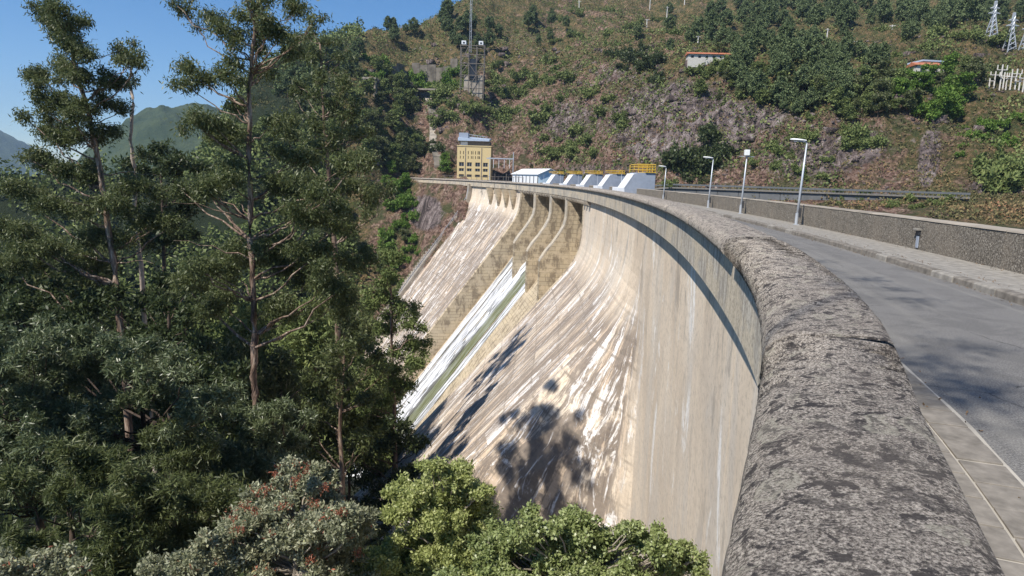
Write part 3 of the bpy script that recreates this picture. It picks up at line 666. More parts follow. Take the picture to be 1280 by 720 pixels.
built_tree('broadleaf_tree', 'round dark tree between the two tall eucalyptus trees, below the near wooded ridge', 'tree',
           ptr([(205, 340), (203, 260), (200, 200)], 60), .25, pc([(200, 188, 24), (178, 214, 28), (216, 212, 28), (242, 248, 28), (200, 258, 34), (165, 255, 26), (225, 290, 30), (180, 300, 32)], 60, 3), M['leaf_dark'], M['bark_dark'], .42, .16, 80, droop=.2)
built_tree('eucalyptus_tree', 'slim tree with a narrow crown rising alone in front of the white spillway water', 'tree',
           ptr([(495, 640), (493, 520), (490, 440), (488, 350), (485, 316)], 53), .24, pc([(485, 320, 16), (490, 345, 17), (478, 370, 22), (500, 380, 19), (510, 405, 19), (480, 410, 22), (520, 430, 16), (495, 440, 23), (514, 455, 16), (478, 460, 22), (500, 480, 20), (470, 500, 22)], 53, 1.2), M['leaf_hill'], M['bark_euc'], .30, .10, 190, droop=.3)
built_tree('broadleaf_tree', 'very dark dense tree at the foot of the dam apron, behind the yellow-green bush', 'tree',
           ptr([(490, 700), (490, 620), (495, 540)], 49), .3, pc([(500, 530, 18), (480, 556, 25), (520, 556, 20), (506, 596, 28), (534, 590, 16), (455, 600, 26), (470, 640, 28), (446, 566, 20), (520, 625, 26), (500, 660, 30)], 49, 1.8), M['leaf_dark'], M['bark_dark'], .34, .14, 110, droop=.2)
built_tree('broadleaf_tree', 'dark bushy tree between the open eucalyptus trunk and the slim tree by the spillway', 'tree',
           ptr([(430, 640), (425, 540), (430, 440)], 42), .3, pc([(430, 400, 22), (450, 430, 24), (418, 440, 26), (440, 475, 26), (405, 480, 26), (455, 500, 22), (420, 520, 30), (450, 545, 22), (392, 530, 26), (465, 460, 16), (410, 570, 28)], 42, 2), M['leaf_euc'], M['bark_euc'], .34, .11, 105, droop=.3)
built_tree('broadleaf_tree', 'dark bushy tree low between the trunks of the two tall eucalyptus trees', 'tree',
           ptr([(215, 560), (212, 470), (210, 380)], 36), .3, pc([(205, 350, 28), (180, 375, 30), (235, 392, 30), (255, 430, 32), (210, 420, 32), (170, 420, 32), (280, 470, 32), (240, 470, 34), (130, 370, 30), (100, 390, 32), (290, 520, 30), (60, 375, 30), (20, 390, 30)], 36, 2.5), M['leaf_dark'], M['bark_dark'], .32, .12, 130, droop=.3, dead=6)

# dense acacia-like trees on the near bank at the lower left
def mass(cx, cy, rx, ry, n, r, seed):
    q = random.Random(seed); out = []
    while len(out) < n:
        a, b = q.uniform(-1, 1), q.uniform(-1, 1)
        if a*a+b*b < 1: out.append((cx+a*rx, cy+b*ry, r*q.uniform(.7, 1.2)))
    return out
for i, (cx, cy, rx, ry, n, r, Y, lab) in enumerate((
        (30, 530, 90, 120, 20, 42, 19, 'silvery-leaved acacia mass in the left corner below the leaning eucalyptus'),
        (175, 500, 80, 95, 17, 38, 20, 'grey-green acacia with a rounded top in front of the low dark trees, left'),
        (90, 660, 130, 90, 20, 50, 15, 'dark acacia thicket filling the bottom left of the near bank'),
        (250, 640, 90, 80, 15, 42, 18, 'shadowy acacia left of the pale bush with red seed heads'),
        (350, 560, 90, 55, 15, 34, 23, 'dark leafy tree around the foot of the open eucalyptus trunk'))):
    cl = pc(mass(cx, cy, rx, ry, n, r, i+3), Y, 1.5)
    built_tree('acacia_tree', lab, 'tree', ptr([(cx+10, cy+60), (cx, cy)], Y+1), .16, cl, M['leaf_acacia' if i in (0, 1, 4) else 'leaf_euc'], M['bark_dark'], .19, .034, 560 if Y < 17 else 430, droop=.15, k=8, clus=.05, twigs=4, dead=3)
# bushes along the bottom, seen from above
built_tree('flowering_bush', 'pale grey-green bush with rusty red seed heads at the bottom of the view', 'bush', ptr([(370, 715), (368, 650)], 10.5), .07,
           pc([(365, 612, 39), (332, 642, 44), (402, 622, 39), (432, 642, 34), (370, 664, 54), (312, 690, 49), (432, 690, 54), (352, 722, 56), (365, 585, 12), (300, 660, 27)]+mass(370, 665, 90, 62, 30, 17, 93), 10.5, .6), M['leaf_olive'], M['stem_grey'], .08, .032, 3600, droop=-.1, k=6, clus=.035, twigs=14)
built_tree('flowering_bush', 'small yellowish sprig bush left of the pale bush with red seed heads', 'bush', ptr([(245, 740), (248, 710)], 10), .05,
           pc([(250, 700, 32), (225, 715, 32), (270, 718, 29), (250, 680, 15)], 10, .4), M['leaf_olive'], M['stem_grey'], .08, .032, 3600, droop=-.1, k=6, clus=.035, twigs=10)
built_tree('leafy_bush', 'bright yellow-green bush rising in front of the foot of the dam apron', 'bush', ptr([(560, 720), (556, 650)], 12), .07,
           pc([(552, 602, 32), (526, 614, 24), (590, 612, 29), (506, 634, 27), (560, 642, 44), (610, 642, 27), (520, 682, 49), (572, 692, 49), (622, 692, 37), (482, 702, 39)]+mass(552, 655, 76, 72, 44, 15, 91)+mass(540, 720, 100, 30, 20, 18, 95), 12, .7), M['leaf_yellow'], M['stem_grey'], .075, .04, 3600, droop=0, k=6, clus=.035, twigs=12)
built_tree('leafy_bush', 'mid green bush with small round leaves spreading along the bottom beside the dam wall', 'bush', ptr([(720, 760), (716, 700)], 8.6), .05,
           pc([(650, 668, 24), (622, 684, 29), (700, 664, 27), (745, 672, 27), (790, 668, 23), (720, 704, 44), (662, 714, 44), (780, 704, 41), (828, 692, 21), (858, 694, 18), (874, 706, 13), (838, 716, 27), (640, 720, 37)]+mass(715, 690, 135, 46, 62, 13, 92)+mass(700, 735, 150, 20, 24, 18, 96)+mass(850, 702, 34, 22, 8, 8, 97), 8.6, .45), M['leaf_green'], M['stem_grey'], .055, .036, 6500, droop=0, k=6, clus=.03, twigs=16)
built_tree('flowering_bush', 'low olive bush with a rusty tuft in the bottom left corner', 'bush', ptr([(45, 760), (45, 715)], 8.5), .05,
           pc([(40, 705, 32), (15, 715, 29), (70, 712, 27)], 8.5, .3), M['leaf_olive'], M['stem_grey'], .07, .034, 3000, droop=0, k=6, clus=.03, twigs=8)
red = thing('seed_heads', 'rusty red seed heads scattered over the top of the pale grey-green bush', 'seed heads', tuple(at(365, 640, 9.9)))
for px, py in [(345, 590), (383, 586), (332, 612), (305, 632), (318, 640), (392, 628), (410, 655), (352, 632), (370, 600), (300, 660), (425, 640), (436, 668), (388, 700), (340, 670), (292, 645), (408, 610), (447, 690)]:
    o_ = at(px, py, 9.75+rnd.uniform(-.1, .2))-np.array(red.location); tag(leaf_mesh('seed_head', rg.normal(size=(20, 3))*.045+o_, .04, .018, M['rust_leaf'], red, k=4, clus=.012), kind='stuff')
# weed tuft growing in a joint of the apron
q_ = W(52.2, BW+wface(52.2, 25)+.2, -25)

# ---------------------------------------------------------------- shared plants of the hillside
def proto_bush(m, seed, n=150):
    r_ = np.random.default_rng(seed); C = np.concatenate([shell((r_.uniform(-.75, .75), r_.uniform(-.75, .75), r_.uniform(.1, .75)), r_.uniform(.22, .55), n//4, r_, .9) for i in range(9)])
    C = C[C[:, 2] > -.1]
    o = leaf_mesh('shrub', C, .2, .12, m, k=4, clus=.08, up=.5, rng=r_); return o
def proto_crown(m, seed, kind):
    r_ = np.random.default_rng(seed); C = []
    if kind == 'pine':
        for i in range(10):
            u = i/9.; h = .38+.56*u; rad = .34*(1-(u-.25)**2*1.3)*r_.uniform(.5, 1.25); a = r_.uniform(0, 6.28)
            for j in range(3): C.append(shell((math.cos(a+j*2.1)*rad*.62, math.sin(a+j*2.1)*rad*.62, h+r_.uniform(-.03, .03)), rad*r_.uniform(.35, .6), 34, r_, .6))
    else:
        for i in range(13):
            a = r_.uniform(0, 6.28); q = r_.uniform(0, .26); C.append(shell((math.cos(a)*q, math.sin(a)*q, r_.uniform(.3, .86)), r_.uniform(.12, .2), 60 if kind != 'fine' else 420, r_, .85))
    return leaf_mesh('foliage', np.concatenate(C), .06 if kind != 'fine' else .03, .034 if kind != 'fine' else .009, m, k=4 if kind != 'fine' else 6, clus=.015, rng=r_)
def proto_trunk(mt, seed, h=.8):
    r_ = random.Random(seed); m = MB(); m.tube([(0, 0, -.05), (r_.uniform(-.01, .01), 0, h*.4), (r_.uniform(-.02, .02), r_.uniform(-.02, .02), h)], [.016, .012, .005], 5)
    for i in range(5):
        a = r_.uniform(0, 6.28); z = h*r_.uniform(.5, .95); m.tube([(0, 0, z-.05), (math.cos(a)*.15, math.sin(a)*.15, z+.04)], [.006, .002], 3)
    return m.build('trunk', mt)
protoB = {k: [proto_bush(M[k], 5+i) for i in range(3)] for k in ('leaf_hill', 'leaf_bright', 'leaf_dark')}
protoP = [(proto_crown(M['leaf_pine'], 20+i, 'pine'), proto_trunk(M['bark_dark'], i, .9)) for i in range(3)]
protoT = {k: [(proto_crown(M[k], 40+i, 'broad'), proto_trunk(M['bark_dark'], i, .75)) for i in range(3)] for k in ('leaf_hill', 'leaf_bright', 'leaf_euc')}
protoF = [(proto_crown(M[k], 60+i, 'fine'), proto_trunk(M['bark_euc'], 9+i, .75)) for i, k in enumerate(('leaf_euc', 'leaf_dark', 'leaf_hill'))]
used = set()
def inst(o, loc, sc, rz_, parent=None):
    if o.name not in used and not parent and False: pass
    c = o.copy(); col.objects.link(c); c.location = loc; c.scale = sc; c.rotation_euler = (0, 0, rz_); c.parent = parent; return c
def shrub(p, h, key, label, group):
    s_ = h*rnd.uniform(.8, 1.25); o = inst(rnd.choice(protoB[key]), (p[0], p[1], p[2]-.15*h), (s_*rnd.uniform(.5, .8), s_*.7, s_*rnd.uniform(.6, .9)), rnd.uniform(0, 6.28)); o.name = 'shrub'
    tag(o, label, 'shrub', group); return o
def stree(p, h, prot, name, label, group, wide=1.):
    t = thing(name, label, 'tree', (p[0], p[1], p[2]-.2), rnd.uniform(0, 6.28), group); wv = wide*rnd.uniform(.85, 1.2)
    t.scale = (h*wv, h*wv, h)
    for ch in prot: c = ch.copy(); col.objects.link(c); c.parent = t
    return t
# (px, py, rx, ry, count, kind, size, label)
PL = [
 (1010, 100, 95, 44, 75, 'P', 9, 'dark pine in the wooded band of the hillside above the right rock face'),
 (1050, 30, 130, 30, 40, 'P', 9, 'dark pine high on the hillside near the top edge'),
 (930, 40, 60, 40, 34, 'P', 9, 'dark pine on the hillside above the long low house'),
 (1180, 20, 110, 18, 34, 'P', 10, 'dark pine on the upper slope behind the steel pylons'),
 (850, 35, 60, 30, 10, 'P', 8, 'lone dark pine on the open slope left of the house'),
 (590, 48, 40, 14, 15, 'P', 8, 'dark pine on the terrace beside the tall thin mast'),
 (655, 40, 60, 22, 7, 'P', 9, 'scattered pine on the brown slope right of the mast'),
 (500, 42, 26, 10, 6, 'P', 8, 'pine standing on the skyline left of the summit'),
 (552, 20, 16, 8, 4, 'P', 9, 'pine on the skyline just left of the mast'),
 (440, 78, 36, 14, 10, 'P', 10, 'dark pine on the left end of the ridge against the sky'),
 (390, 120, 50, 20, 10, 'P', 11, 'dark pine on the ridge behind the tall eucalyptus'),
 (1160, 120, 55, 26, 26, 'TB', 8, 'bright green tree in the lush patch below the white house'),
 (1090, 130, 75, 28, 40, 'T', 8, 'mid green tree above the rock slab with a white streak'),
 (930, 112, 70, 22, 26, 'T', 6, 'green bushy tree at the top edge of the purple rock face'),
 (1190, 100, 60, 24, 16, 'T', 8, 'mid green tree below the substation'),
 (490, 190, 34, 30, 20, 'T', 9, 'dark green tree left of the concrete path above the dam end'),
 (470, 130, 50, 40, 40, 'T', 8, 'mid green tree on the terraced slope with ruined walls'),
 (560, 202, 10, 12, 5, 'TB', 8, 'bright green tree close beside the yellow building'),
 (500, 240, 20, 40, 14, 'TB', 6, 'bright green tree on the bank left of the dam abutment'),
 (490, 330, 24, 50, 12, 'T', 6, 'green bushy tree beside the sloping abutment edge of the dam'),
 (420, 180, 60, 60, 26, 'T', 10, 'mid green tree on the far bank behind the open eucalyptus'),
 (330, 230, 80, 60, 22, 'T', 11, 'dark tree on the far bank glimpsed through the eucalyptus crowns'),
 (430, 300, 50, 40, 14, 'T', 7, 'green tree on the rocky far bank left of the abutment'),
]
SH = [
 (885, 99, 28, 3, 9, 'H', 4, 'round green shrub just below the long low white house'),
 (1158, 118, 20, 3, 6, 'H', 5, 'green shrub directly in front of the small red-roofed house'),
 (720, 165, 60, 40, 26, 'H', 4.5, 'green shrub on the brown slope above the grey gate housings'),
 (790, 88, 60, 18, 16, 'D', 5, 'dark shrub in the line along the top of the rock cutting'),
 (660, 95, 60, 22, 18, 'H', 4.5, 'green shrub below the terrace right of the steel frame'),
 (620, 140, 50, 25, 16, 'H', 4.5, 'green shrub on the slope above the yellow building'),
 (565, 130, 30, 40, 24, 'H', 4.5, 'green shrub between the stair path and the steel frame'),
 (868, 215, 30, 18, 12, 'D', 5.5, 'dark green shrub at the foot of the cleft beside the lamps'),
 (895, 175, 14, 30, 9, 'D', 4, 'dark shrub growing in the diagonal cleft of the rock face'),
 (1000, 190, 80, 40, 26, 'H', 3, 'small green shrub on the rocky slope behind the road lamps'),
 (1075, 200, 20, 14, 4, 'H', 5, 'round dark green shrub among pale boulders above the far road'),
 (1120, 250, 90, 12, 18, 'H', 2.2, 'low shrub on the bank below the far guard rail'),
 (1262, 225, 20, 22, 9, 'H', 6, 'grey-green shrub at the right edge by the reservoir shore'),
 (1230, 180, 50, 40, 24, 'B', 3, 'yellow-green shrub on the grassy slope at the right edge'),
 (1180, 60, 90, 30, 28, 'H', 4, 'green shrub on the grassy slope below the steel pylons'),
 (760, 40, 90, 30, 26, 'H', 4, 'green shrub on the brown upper slope right of the mast'),
 (830, 235, 10, 4, 2, 'H', 3, 'small shrub behind the last grey gate housing'),
 (545, 104, 32, 7, 16, 'B', 5, 'yellow-green creeper below the long retaining wall'),
 (470, 90, 30, 14, 12, 'B', 4.5, 'light green shrub on the ridge left of the retaining wall'),
 (1150, 140, 40, 12, 10, 'B', 5, 'bright green shrub at the lower edge of the lush patch'),
 (505, 300, 22, 60, 24, 'B', 3.5, 'light green shrub on the bank along the dam abutment'),
 (520, 195, 30, 25, 16, 'D', 5, 'dark shrub between the far bank trees and the stair path'),
]
if 1:
    for (px, py, rx, ry, n, kd, sz, lab) in PL:
        for i in range(n):
            a = rnd.uniform(0, 6.28); q = math.sqrt(rnd.random()); X = px+rx*q*math.cos(a); Yp = py+ry*q*math.sin(a)+8
            if (1136 < X < 1180 and 92 < Yp < 122) or (858 < X < 914 and 80 < Yp < 98): continue
            p = hit(X, Yp)
            if not p: 
                p = hit(X, Yp+30)
                if not p: continue
            dd = p[2]; p = (p[0], p[1], gz(p[0], p[1])); h = sz*rnd.uniform(.65, 1.3)*(dd/330.)**.5
            if 560 < X < 625 and p[1] < 240: continue
            if kd == 'P': stree(p, h, rnd.choice(protoP), 'pine_tree', lab, lab.replace('dark pine', 'pines').replace('pine ', 'pines ', 1), .9)
            else: stree(p, h, rnd.choice(protoT['leaf_bright' if kd == 'TB' else ('leaf_hill' if rnd.random() < .6 else 'leaf_euc')]), 'broadleaf_tree', lab, 'trees: '+lab, 1.15)
    for (px, py, rx, ry, n, kd, sz, lab) in SH:
        for i in range(n):
            a = rnd.uniform(0, 6.28); q = math.sqrt(rnd.random()); X = px+rx*q*math.cos(a); Yp = py+ry*q*math.sin(a)
            p = hit(X, Yp, 120)
            if not p: continue
            if 562 < X < 628 and p[1] < 240 and Yp > 160: continue
            dd = p[2]; p = (p[0], p[1], gz(p[0], p[1]))
            shrub(p, sz*rnd.uniform(.5, 1.3)*(dd/300.)**.4, {'H': 'leaf_hill', 'D': 'leaf_dark', 'B': 'leaf_bright'}[kd], lab, 'shrubs: '+lab)
# generic wood on the near bank behind the big trees
for i, (px, Y, h) in enumerate([(10, 55, 24), (60, 62, 22), (110, 70, 25), (250, 58, 22), (300, 66, 24), (350, 58, 21), (390, 70, 24), (-20, 44, 20), (270, 46, 19), (340, 44, 17), (150, 52, 20), (430, 62, 17), (460, 75, 18), (60, 85, 22), (180, 90, 26), (320, 85, 22)]):
    x = (px-640)/F*Y; z = gz(x, Y)
    stree((x, Y, z), h, protoF[i % 3], 'broadleaf_tree', 'half-hidden tree deep in the shaded wood below the tall eucalyptus trees', 'trees deep in the near bank wood', .8)
# undergrowth and low cover, too many to count
def scatter(n, thr, rr, seed):
    r_ = np.random.default_rng(seed); t = np.radians(r_.uniform(thr[0], thr[1], n)); q = r_.uniform(rr[0]**.6, rr[1]**.6, n)**(1/.6); return q*np.sin(t), q*np.cos(t), r_
x, y, r2 = scatter(56000, (-26, 40), (118, 520), 3); z = T(x, y); k_ = (vnoise(x/9, y/9, 3)*.6+vnoise(x/30, y/30, 4)*.6 > .52) & (z > -45); e_ = np.hypot(x, y); k_ &= ~((np.abs(np.degrees(np.arctan2(x, y))+3.5) < 4.5) & (e_ < 236))
k_ &= z > WATER+.2
x, y, z = x[k_], y[k_], z[k_]; tb = np.clip(.95-vnoise(x/14, y/14, 8)*.9-np.interp(z/np.hypot(x, y), [0, .2], [-.1, .25])+rg.uniform(-.25, .25, len(x)), 0, 1)
tag(leaf_mesh('ground_scrub', np.stack([x, y, z+.1], -1), ( .5), .34, M['leaf_scrub'], up=1.0, k=7, clus=.34, tb=tb), 'patchy dry heather, bracken and gorse covering the far hillside', 'ground cover', kind='stuff')
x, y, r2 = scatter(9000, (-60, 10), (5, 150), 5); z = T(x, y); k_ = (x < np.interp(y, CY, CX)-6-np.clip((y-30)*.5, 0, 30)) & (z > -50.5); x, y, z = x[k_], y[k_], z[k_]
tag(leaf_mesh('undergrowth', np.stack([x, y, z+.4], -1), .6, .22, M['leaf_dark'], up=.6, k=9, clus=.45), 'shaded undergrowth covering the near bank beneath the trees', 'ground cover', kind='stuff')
x, y, r2 = scatter(16000, (-46, -13), (150, 520), 15); z = T(x, y); k_ = (z > -50) & (vnoise(x/16, y/16, 60) > .3); x, y, z = x[k_], y[k_], z[k_]
V = np.stack([x, y, z+r2.uniform(.5, 5.5, len(x))], -1)
tag(leaf_mesh('far_bank_wood', V, 1.1, .8, M['leaf_hill'], up=.2, k=9, clus=.9), 'dense green woodland covering the lower far bank behind the eucalyptus trees', 'woodland', kind='stuff')
x, y, r2 = scatter(15000, (-12, 39), (150, 480), 33); z = T(x, y); k_ = (vnoise(x/13, y/13, 63)*.55+vnoise(x/45, y/45, 64)*.6+np.interp(z/np.hypot(x, y), [0, .06, .2], [-.12, -.04, .08]) > .56) & (z > -1); k_ &= ~((np.abs(np.degrees(np.arctan2(x, y))+3.5) < 4.5) & (np.hypot(x, y) < 236)); x, y, z = x[k_], y[k_], z[k_]
tag(leaf_mesh('hillside_brush', np.stack([x, y, z+r2.uniform(.1, .9, len(x))], -1), .75, .5, M['leaf_hill'], up=.5, k=9, clus=.6), 'tangled low green brush spreading between the trees of the far hillside', 'brush', kind='stuff')
# loose rock on the cut slopes
x, y, r2 = scatter(5200, (-14, 36), (155, 330), 9); z = T(x, y); ee = z/np.hypot(x, y); k_ = (ee > -.05) & (ee < .19) & (vnoise(x/12, y/12, 30) > .42) & (z > WATER); k_ &= ~((np.abs(np.degrees(np.arctan2(x, y))+3.5) < 4.5) & (np.hypot(x, y) < 236)); x, y, z = x[k_], y[k_], z[k_]
n = len(x); u = np.array([(-1, -1, -1), (1, -1, -1), (1, 1, -1), (-1, 1, -1), (-1, -1, 1), (1, -1, 1), (1, 1, 1), (-1, 1, 1)], float)*np.array([1, 1, .7])
V = u[None]*r2.uniform(.45, 1.25, (n, 8, 3))*(r2.uniform(.25, .6, (n, 1, 1))+(r2.random((n, 1, 1)) > .94)*r2.uniform(.4, 1.1, (n, 1, 1)))+np.stack([x, y, z], -1)[:, None]
Q = np.array([(3, 2, 1, 0), (4, 5, 6, 7), (0, 1, 5, 4), (1, 2, 6, 5), (2, 3, 7, 6), (3, 0, 4, 7)])
rk = mesh_np('loose_rocks', V.reshape(-1, 3), (np.arange(n)[:, None, None]*8+Q[None]).reshape(-1, 4), M['ground'], tint={'veg': np.zeros(n*8), 'rock': np.full(n*8, .62)})
tag(rk, 'broken reddish grey rocks strewn over the cut hillside', 'rocks', kind='stuff')
for o in [x for k in protoB.values() for x in k]+[x for k in protoT.values() for p in k for x in p]+[x for p in protoP+protoF for x in p]: bpy.data.objects.remove(o)

# ---------------------------------------------------------------- spillway water
def stream(name, s0, s1, mat, label, d0, lift=.12):
    ds = [d0+i*.8 for i in range(int((51-d0)/.8)+1)]
    V = []; UV = []; ss = span(s0, s1, .55)
    for d in ds:
        e0 = .55*float(fbm(np.array([d*.35]), np.array([s0*3.]), 3, 5)[0]); e1 = .55*float(fbm(np.array([d*.35]), np.array([s1*3.+9]), 3, 6)[0])
        for s in ss:
            f_ = (s-s0)/(s1-s0); sq = s+e0*(1-f_)+e1*f_; edge = min(f_, 1-f_) < .01
            b = BW+wfloor(d)+(lift*.15 if edge else lift*rnd.uniform(.6, 1.5)); q = W(sq, b, -d); V.append(q); UV.append((s, (d-d0)*1.3))
    n = len(ss); Fc = [(j*n+i, (j+1)*n+i, (j+1)*n+i+1, j*n+i+1) for j in range(len(ds)-1) for i in range(n-1)]
    o = mesh_np(name, V, Fc, mat, uv=UV); sd_ = o.modifiers.new('thick', 'SOLIDIFY'); sd_.thickness = .08; sd_.offset = -1
    return tag(o, label, 'water', kind=None)
stream('spillway_water', 124.2, 127.9, M['water_white'], 'wide pale sheet of water running down the spillway nearest its far side wall', 13.2)
stream('spillway_water', 118.2, 123.6, M['water_white'], 'second pale sheet of spillway water beside the far one', 13.6, .2)
stream('spillway_water', 114.0, 117.3, M['water_white'], 'bright white thick ribbon of water in the middle of the spillway', 13.6, .4)
stream('spillway_water', 109.2, 114.1, M['water_film'], 'thin greenish water film between the white ribbons on the spillway', 13.6, .08)
stream('spillway_water', 105.6, 108.8, M['water_white'], 'narrow bluish white ribbon of water nearest the brown dry strip of the spillway', 13.8, .14)
# foaming pool at the toe
q = W(114, BW+wfloor(50), -51); x = q[0]+rg.normal(size=700)*6-5; y = q[1]+rg.normal(size=700)*8; V = []
fo = MB()
for i in range(600):
    a, b, r0 = x[i], y[i], rnd.uniform(.3, 1.3); z0 = -51.1
    fo.hexa([(a-r0, b-r0, z0-.4), (a+r0, b-r0, z0-.4), (a+r0, b+r0, z0-.4), (a-r0, b+r0, z0-.4), (a-r0*.5, b-r0*.4, z0+rnd.uniform(.2, 1.3)), (a+r0*.5, b-r0*.5, z0+rnd.uniform(.2, 1.3)), (a+r0*.4, b+r0*.5, z0+rnd.uniform(.2, 1.3)), (a-r0*.5, b+r0*.5, z0+rnd.uniform(.2, 1.3))])
tag(fo.build('river_foam', M['foam'], smooth=True), 'white churning foam where the spillway water meets the green pool', 'foam', kind='stuff')
# abutment edge: raised sloping concrete kerb with steps and hand rail
ab = thing('abutment_stair', 'narrow concrete stair strip with hand rail down the far sloping edge of the dam', 'stair')
sweep('edge_wall', [ABUT, ABUT+1.3], lambda s: [(BW+wface(160, d)+.9, -d+.3) for d in (2.2, 4, 6, 7, 8, 9, 10, 12, 16, 22, 30, 40)]+[(-7.6, -40), (-7.6, -2.3)], M['old_concrete'], ab)
st = MB()
for i in range(46):
    d = 6.5+i*.7; b = BW+wface(160, d)+.7; a_ = [W(ABUT+s_, b+bb, z) for z in (-d-.5, -d+.25) for (s_, bb) in ((1.4, -.2), (2.8, -.2), (2.8, .9), (1.4, .9))]; st.hexa(a_)
st.build('steps', M['old_concrete'], ab)
pts = [W(ABUT+.3, BW+wface(160, d)+.9, -d+1.2) for d in (4, 6, 8, 10, 13, 17, 22, 27, 33)]
m = MB(); m.tube(pts, .05, 5); m.tube([(p[0], p[1], p[2]-.5) for p in pts], .04, 5); m.build('hand_rail', M['galv'], ab)
for i in range(16):
    d = 4+i*1.9; p = W(ABUT+.3, BW+wface(160, d)+.9, -d+.2); m = MB(); m.tube([p, (p[0], p[1], p[2]+1.0)], .04, 5); m.build('rail_post', M['galv'], ab)

# ---------------------------------------------------------------- gate housings on the crest
hs = [(81, 84.5, -4.7, 'double-width grey gate housing at the near end of the row, with the tall yellow platform'), (96, 98.4, -5.2, 'grey gate housing next to the double-width one'), (107.5, 109.9, -5.4, 'middle grey gate housing of the row'),
      (119, 121.4, -5.6, 'grey gate housing second from the pale blue shed'), (130.5, 132.9, -5.6, 'grey gate housing right beside the pale blue shed')]
for i, (a, b, b0, lab) in enumerate(hs):
    x0, y0, nx, ny = En((a+b)/2); hh = 2.9 if i else 3.0; L = b-a
    t = thing('gate_housing', lab, 'gate housing', W((a+b)/2, 0, ROAD), rz((a+b)/2), 'grey gate housings on the dam crest')
    m = MB(); pr = [(-9.3, 0), (b0-.9, 0), (b0-.9, 1.1), (b0-1.9, hh-.25), (b0-2.3, hh), (-9.3, hh)]
    n = len(pr); m.v = [(p, -L/2, z) for p, z in pr]+[(p, L/2, z) for p, z in pr]; m.f = [tuple(range(n)), tuple(range(n, 2*n))[::-1]]+[(k, n+k, n+(k+1) % n, (k+1) % n) for k in range(n)]
    m.build('shell', M['hood_grey'], t, .03)
    m = MB(); m.box(b0-.9, b0-.05, -L/2+.1, L/2-.1, 0, 1.15); m.build('entrance_box', M['hood_white'], t, .03)
    m = MB(); m.box(b0-.7, b0-.25, -L/2+.06, -L/2+.12, .35, .85); m.build('opening', M['window_dark'], t)
    m = MB(); m.hexa([(b0-1.95, -L/2-.03, hh-.2), (b0-.86, -L/2-.03, 1.1), (b0-.86, L/2+.03, 1.1), (b0-1.95, L/2+.03, hh-.2), (b0-1.9, -L/2-.03, hh-.12), (b0-.78, -L/2-.03, 1.18), (b0-.78, L/2+.03, 1.18), (b0-1.9, L/2+.03, hh-.12)]); m.build('sunlit_slope', M['hood_white'], t)  # white colour paints the sunlit slope of the otherwise grey hood
    for j in range(3):
        xx = -8.6+j*1.35; m = MB(); m.box(xx, xx+.05, -L/2-.03, -L/2+.005, .1, hh-.15); m.build('seam', M['galv'], t)
    # yellow railing on top
    rt = hh+.9
    rl = thing('yellow_railing', 'yellow railing above the '+lab.split(',')[0].replace('grey gate housing', 'housing').replace(' at the near end of the row', ' at the near end'), 'railing', W((a+b)/2, 0, ROAD+hh), rz((a+b)/2), 'yellow railings over the gate housings')
    for zz in ((.35, .7, .98) if i == 0 else (.25, .5)):
        m = MB(); x1_ = -9.2; x2_ = (b0-2.4 if i == 0 else -7.4); m.tube([(x2_, -L/2-(1.5 if i else .4), zz), (x1_, -L/2-(1.5 if i else .4), zz), (x1_, L/2+.15, zz), (x2_, L/2+.15, zz), (x2_, -L/2-(1.5 if i else .4), zz)], .05 if zz < .9 else .065, 4); m.build('rail', M['yellow_steel'], rl)
    for j in range(4):
        yy = -L/2-.3+(L+.4)*j/3; m = MB(); m.tube([(-9.2, yy, 0), (-9.2, yy, 1 if i == 0 else .55)], .05, 4); m.build('post', M['yellow_steel'], rl)
    if i == 0:
        for j in range(5): m = MB(); m.tube([(-9.2+j*.55, -L/2-.4, 0), (-9.2+j*.55, -L/2-.4, 1)], .05, 4); m.build('post', M['yellow_steel'], rl)
    m = MB(); m.box(-9.3, -8.0, -L/2-(1.5 if i else .4), L/2+.15, -.0+.01, .1); m.build('walkway_plate', M['yellow_steel'], rl)
# pale blue shed
t = thing('gatehouse_shed', 'pale blue corrugated shed with bright pitched roof at the far end of the gate housings', 'shed', W(148, -6.6, ROAD), rz(148))
m = MB(); m.v = [(0, -9, 0), (0, 9, 0), (-5, 9, 0), (-5, -9, 0), (0, -9, 2.8), (0, 9, 2.8), (-5, 9, 2.8), (-5, -9, 2.8), (-2.5, -9, 3.9), (-2.5, 9, 3.9)]
m.f = [(0, 1, 5, 4), (1, 2, 6, 9, 5), (2, 3, 7, 6), (3, 0, 4, 8, 7), (4, 5, 9, 8), (6, 7, 8, 9)]; m.build('walls', M['shed_blue'], t)
for sgn in (0, 1):
    m = MB(); x0 = .35 if not sgn else -5.35; z0 = 2.72
    m.hexa([(x0, -9.4, z0), (-2.5, -9.4, 3.98), (-2.5, 9.4, 3.98), (x0, 9.4, z0), (x0, -9.4, z0+.08), (-2.5, -9.4, 4.06), (-2.5, 9.4, 4.06), (x0, 9.4, z0+.08)]); m.build('roof_sheet', M['hood_white'], t)
for k in range(7):
    y0 = -8.6+k*2.5
    m = MB(); m.box(.01, .1, y0, y0+1.9, .15, 2.4); m.build('panel', M['hood_white'], t)
    m = MB(); m.box(.02, .06, y0+1.98, y0+2.38, .1, 2.4); m.build('gap', M['window_dark'], t)
m = MB(); m.box(-3.3, -1.9, -9.06, -8.98, 0, 2.1); m.build('door', M['window_dark'], t)

# ---------------------------------------------------------------- yellow building
by = 212.; bxc = at(592, 222, by)[0]; bz = -1.0
t = thing('control_building', 'yellow rendered five-row building with a grey-blue metal rooftop at the far end of the dam', 'building', (bxc, by, bz), R(-2))
Wd, H, Dp = 10.8, 10.4, 9.
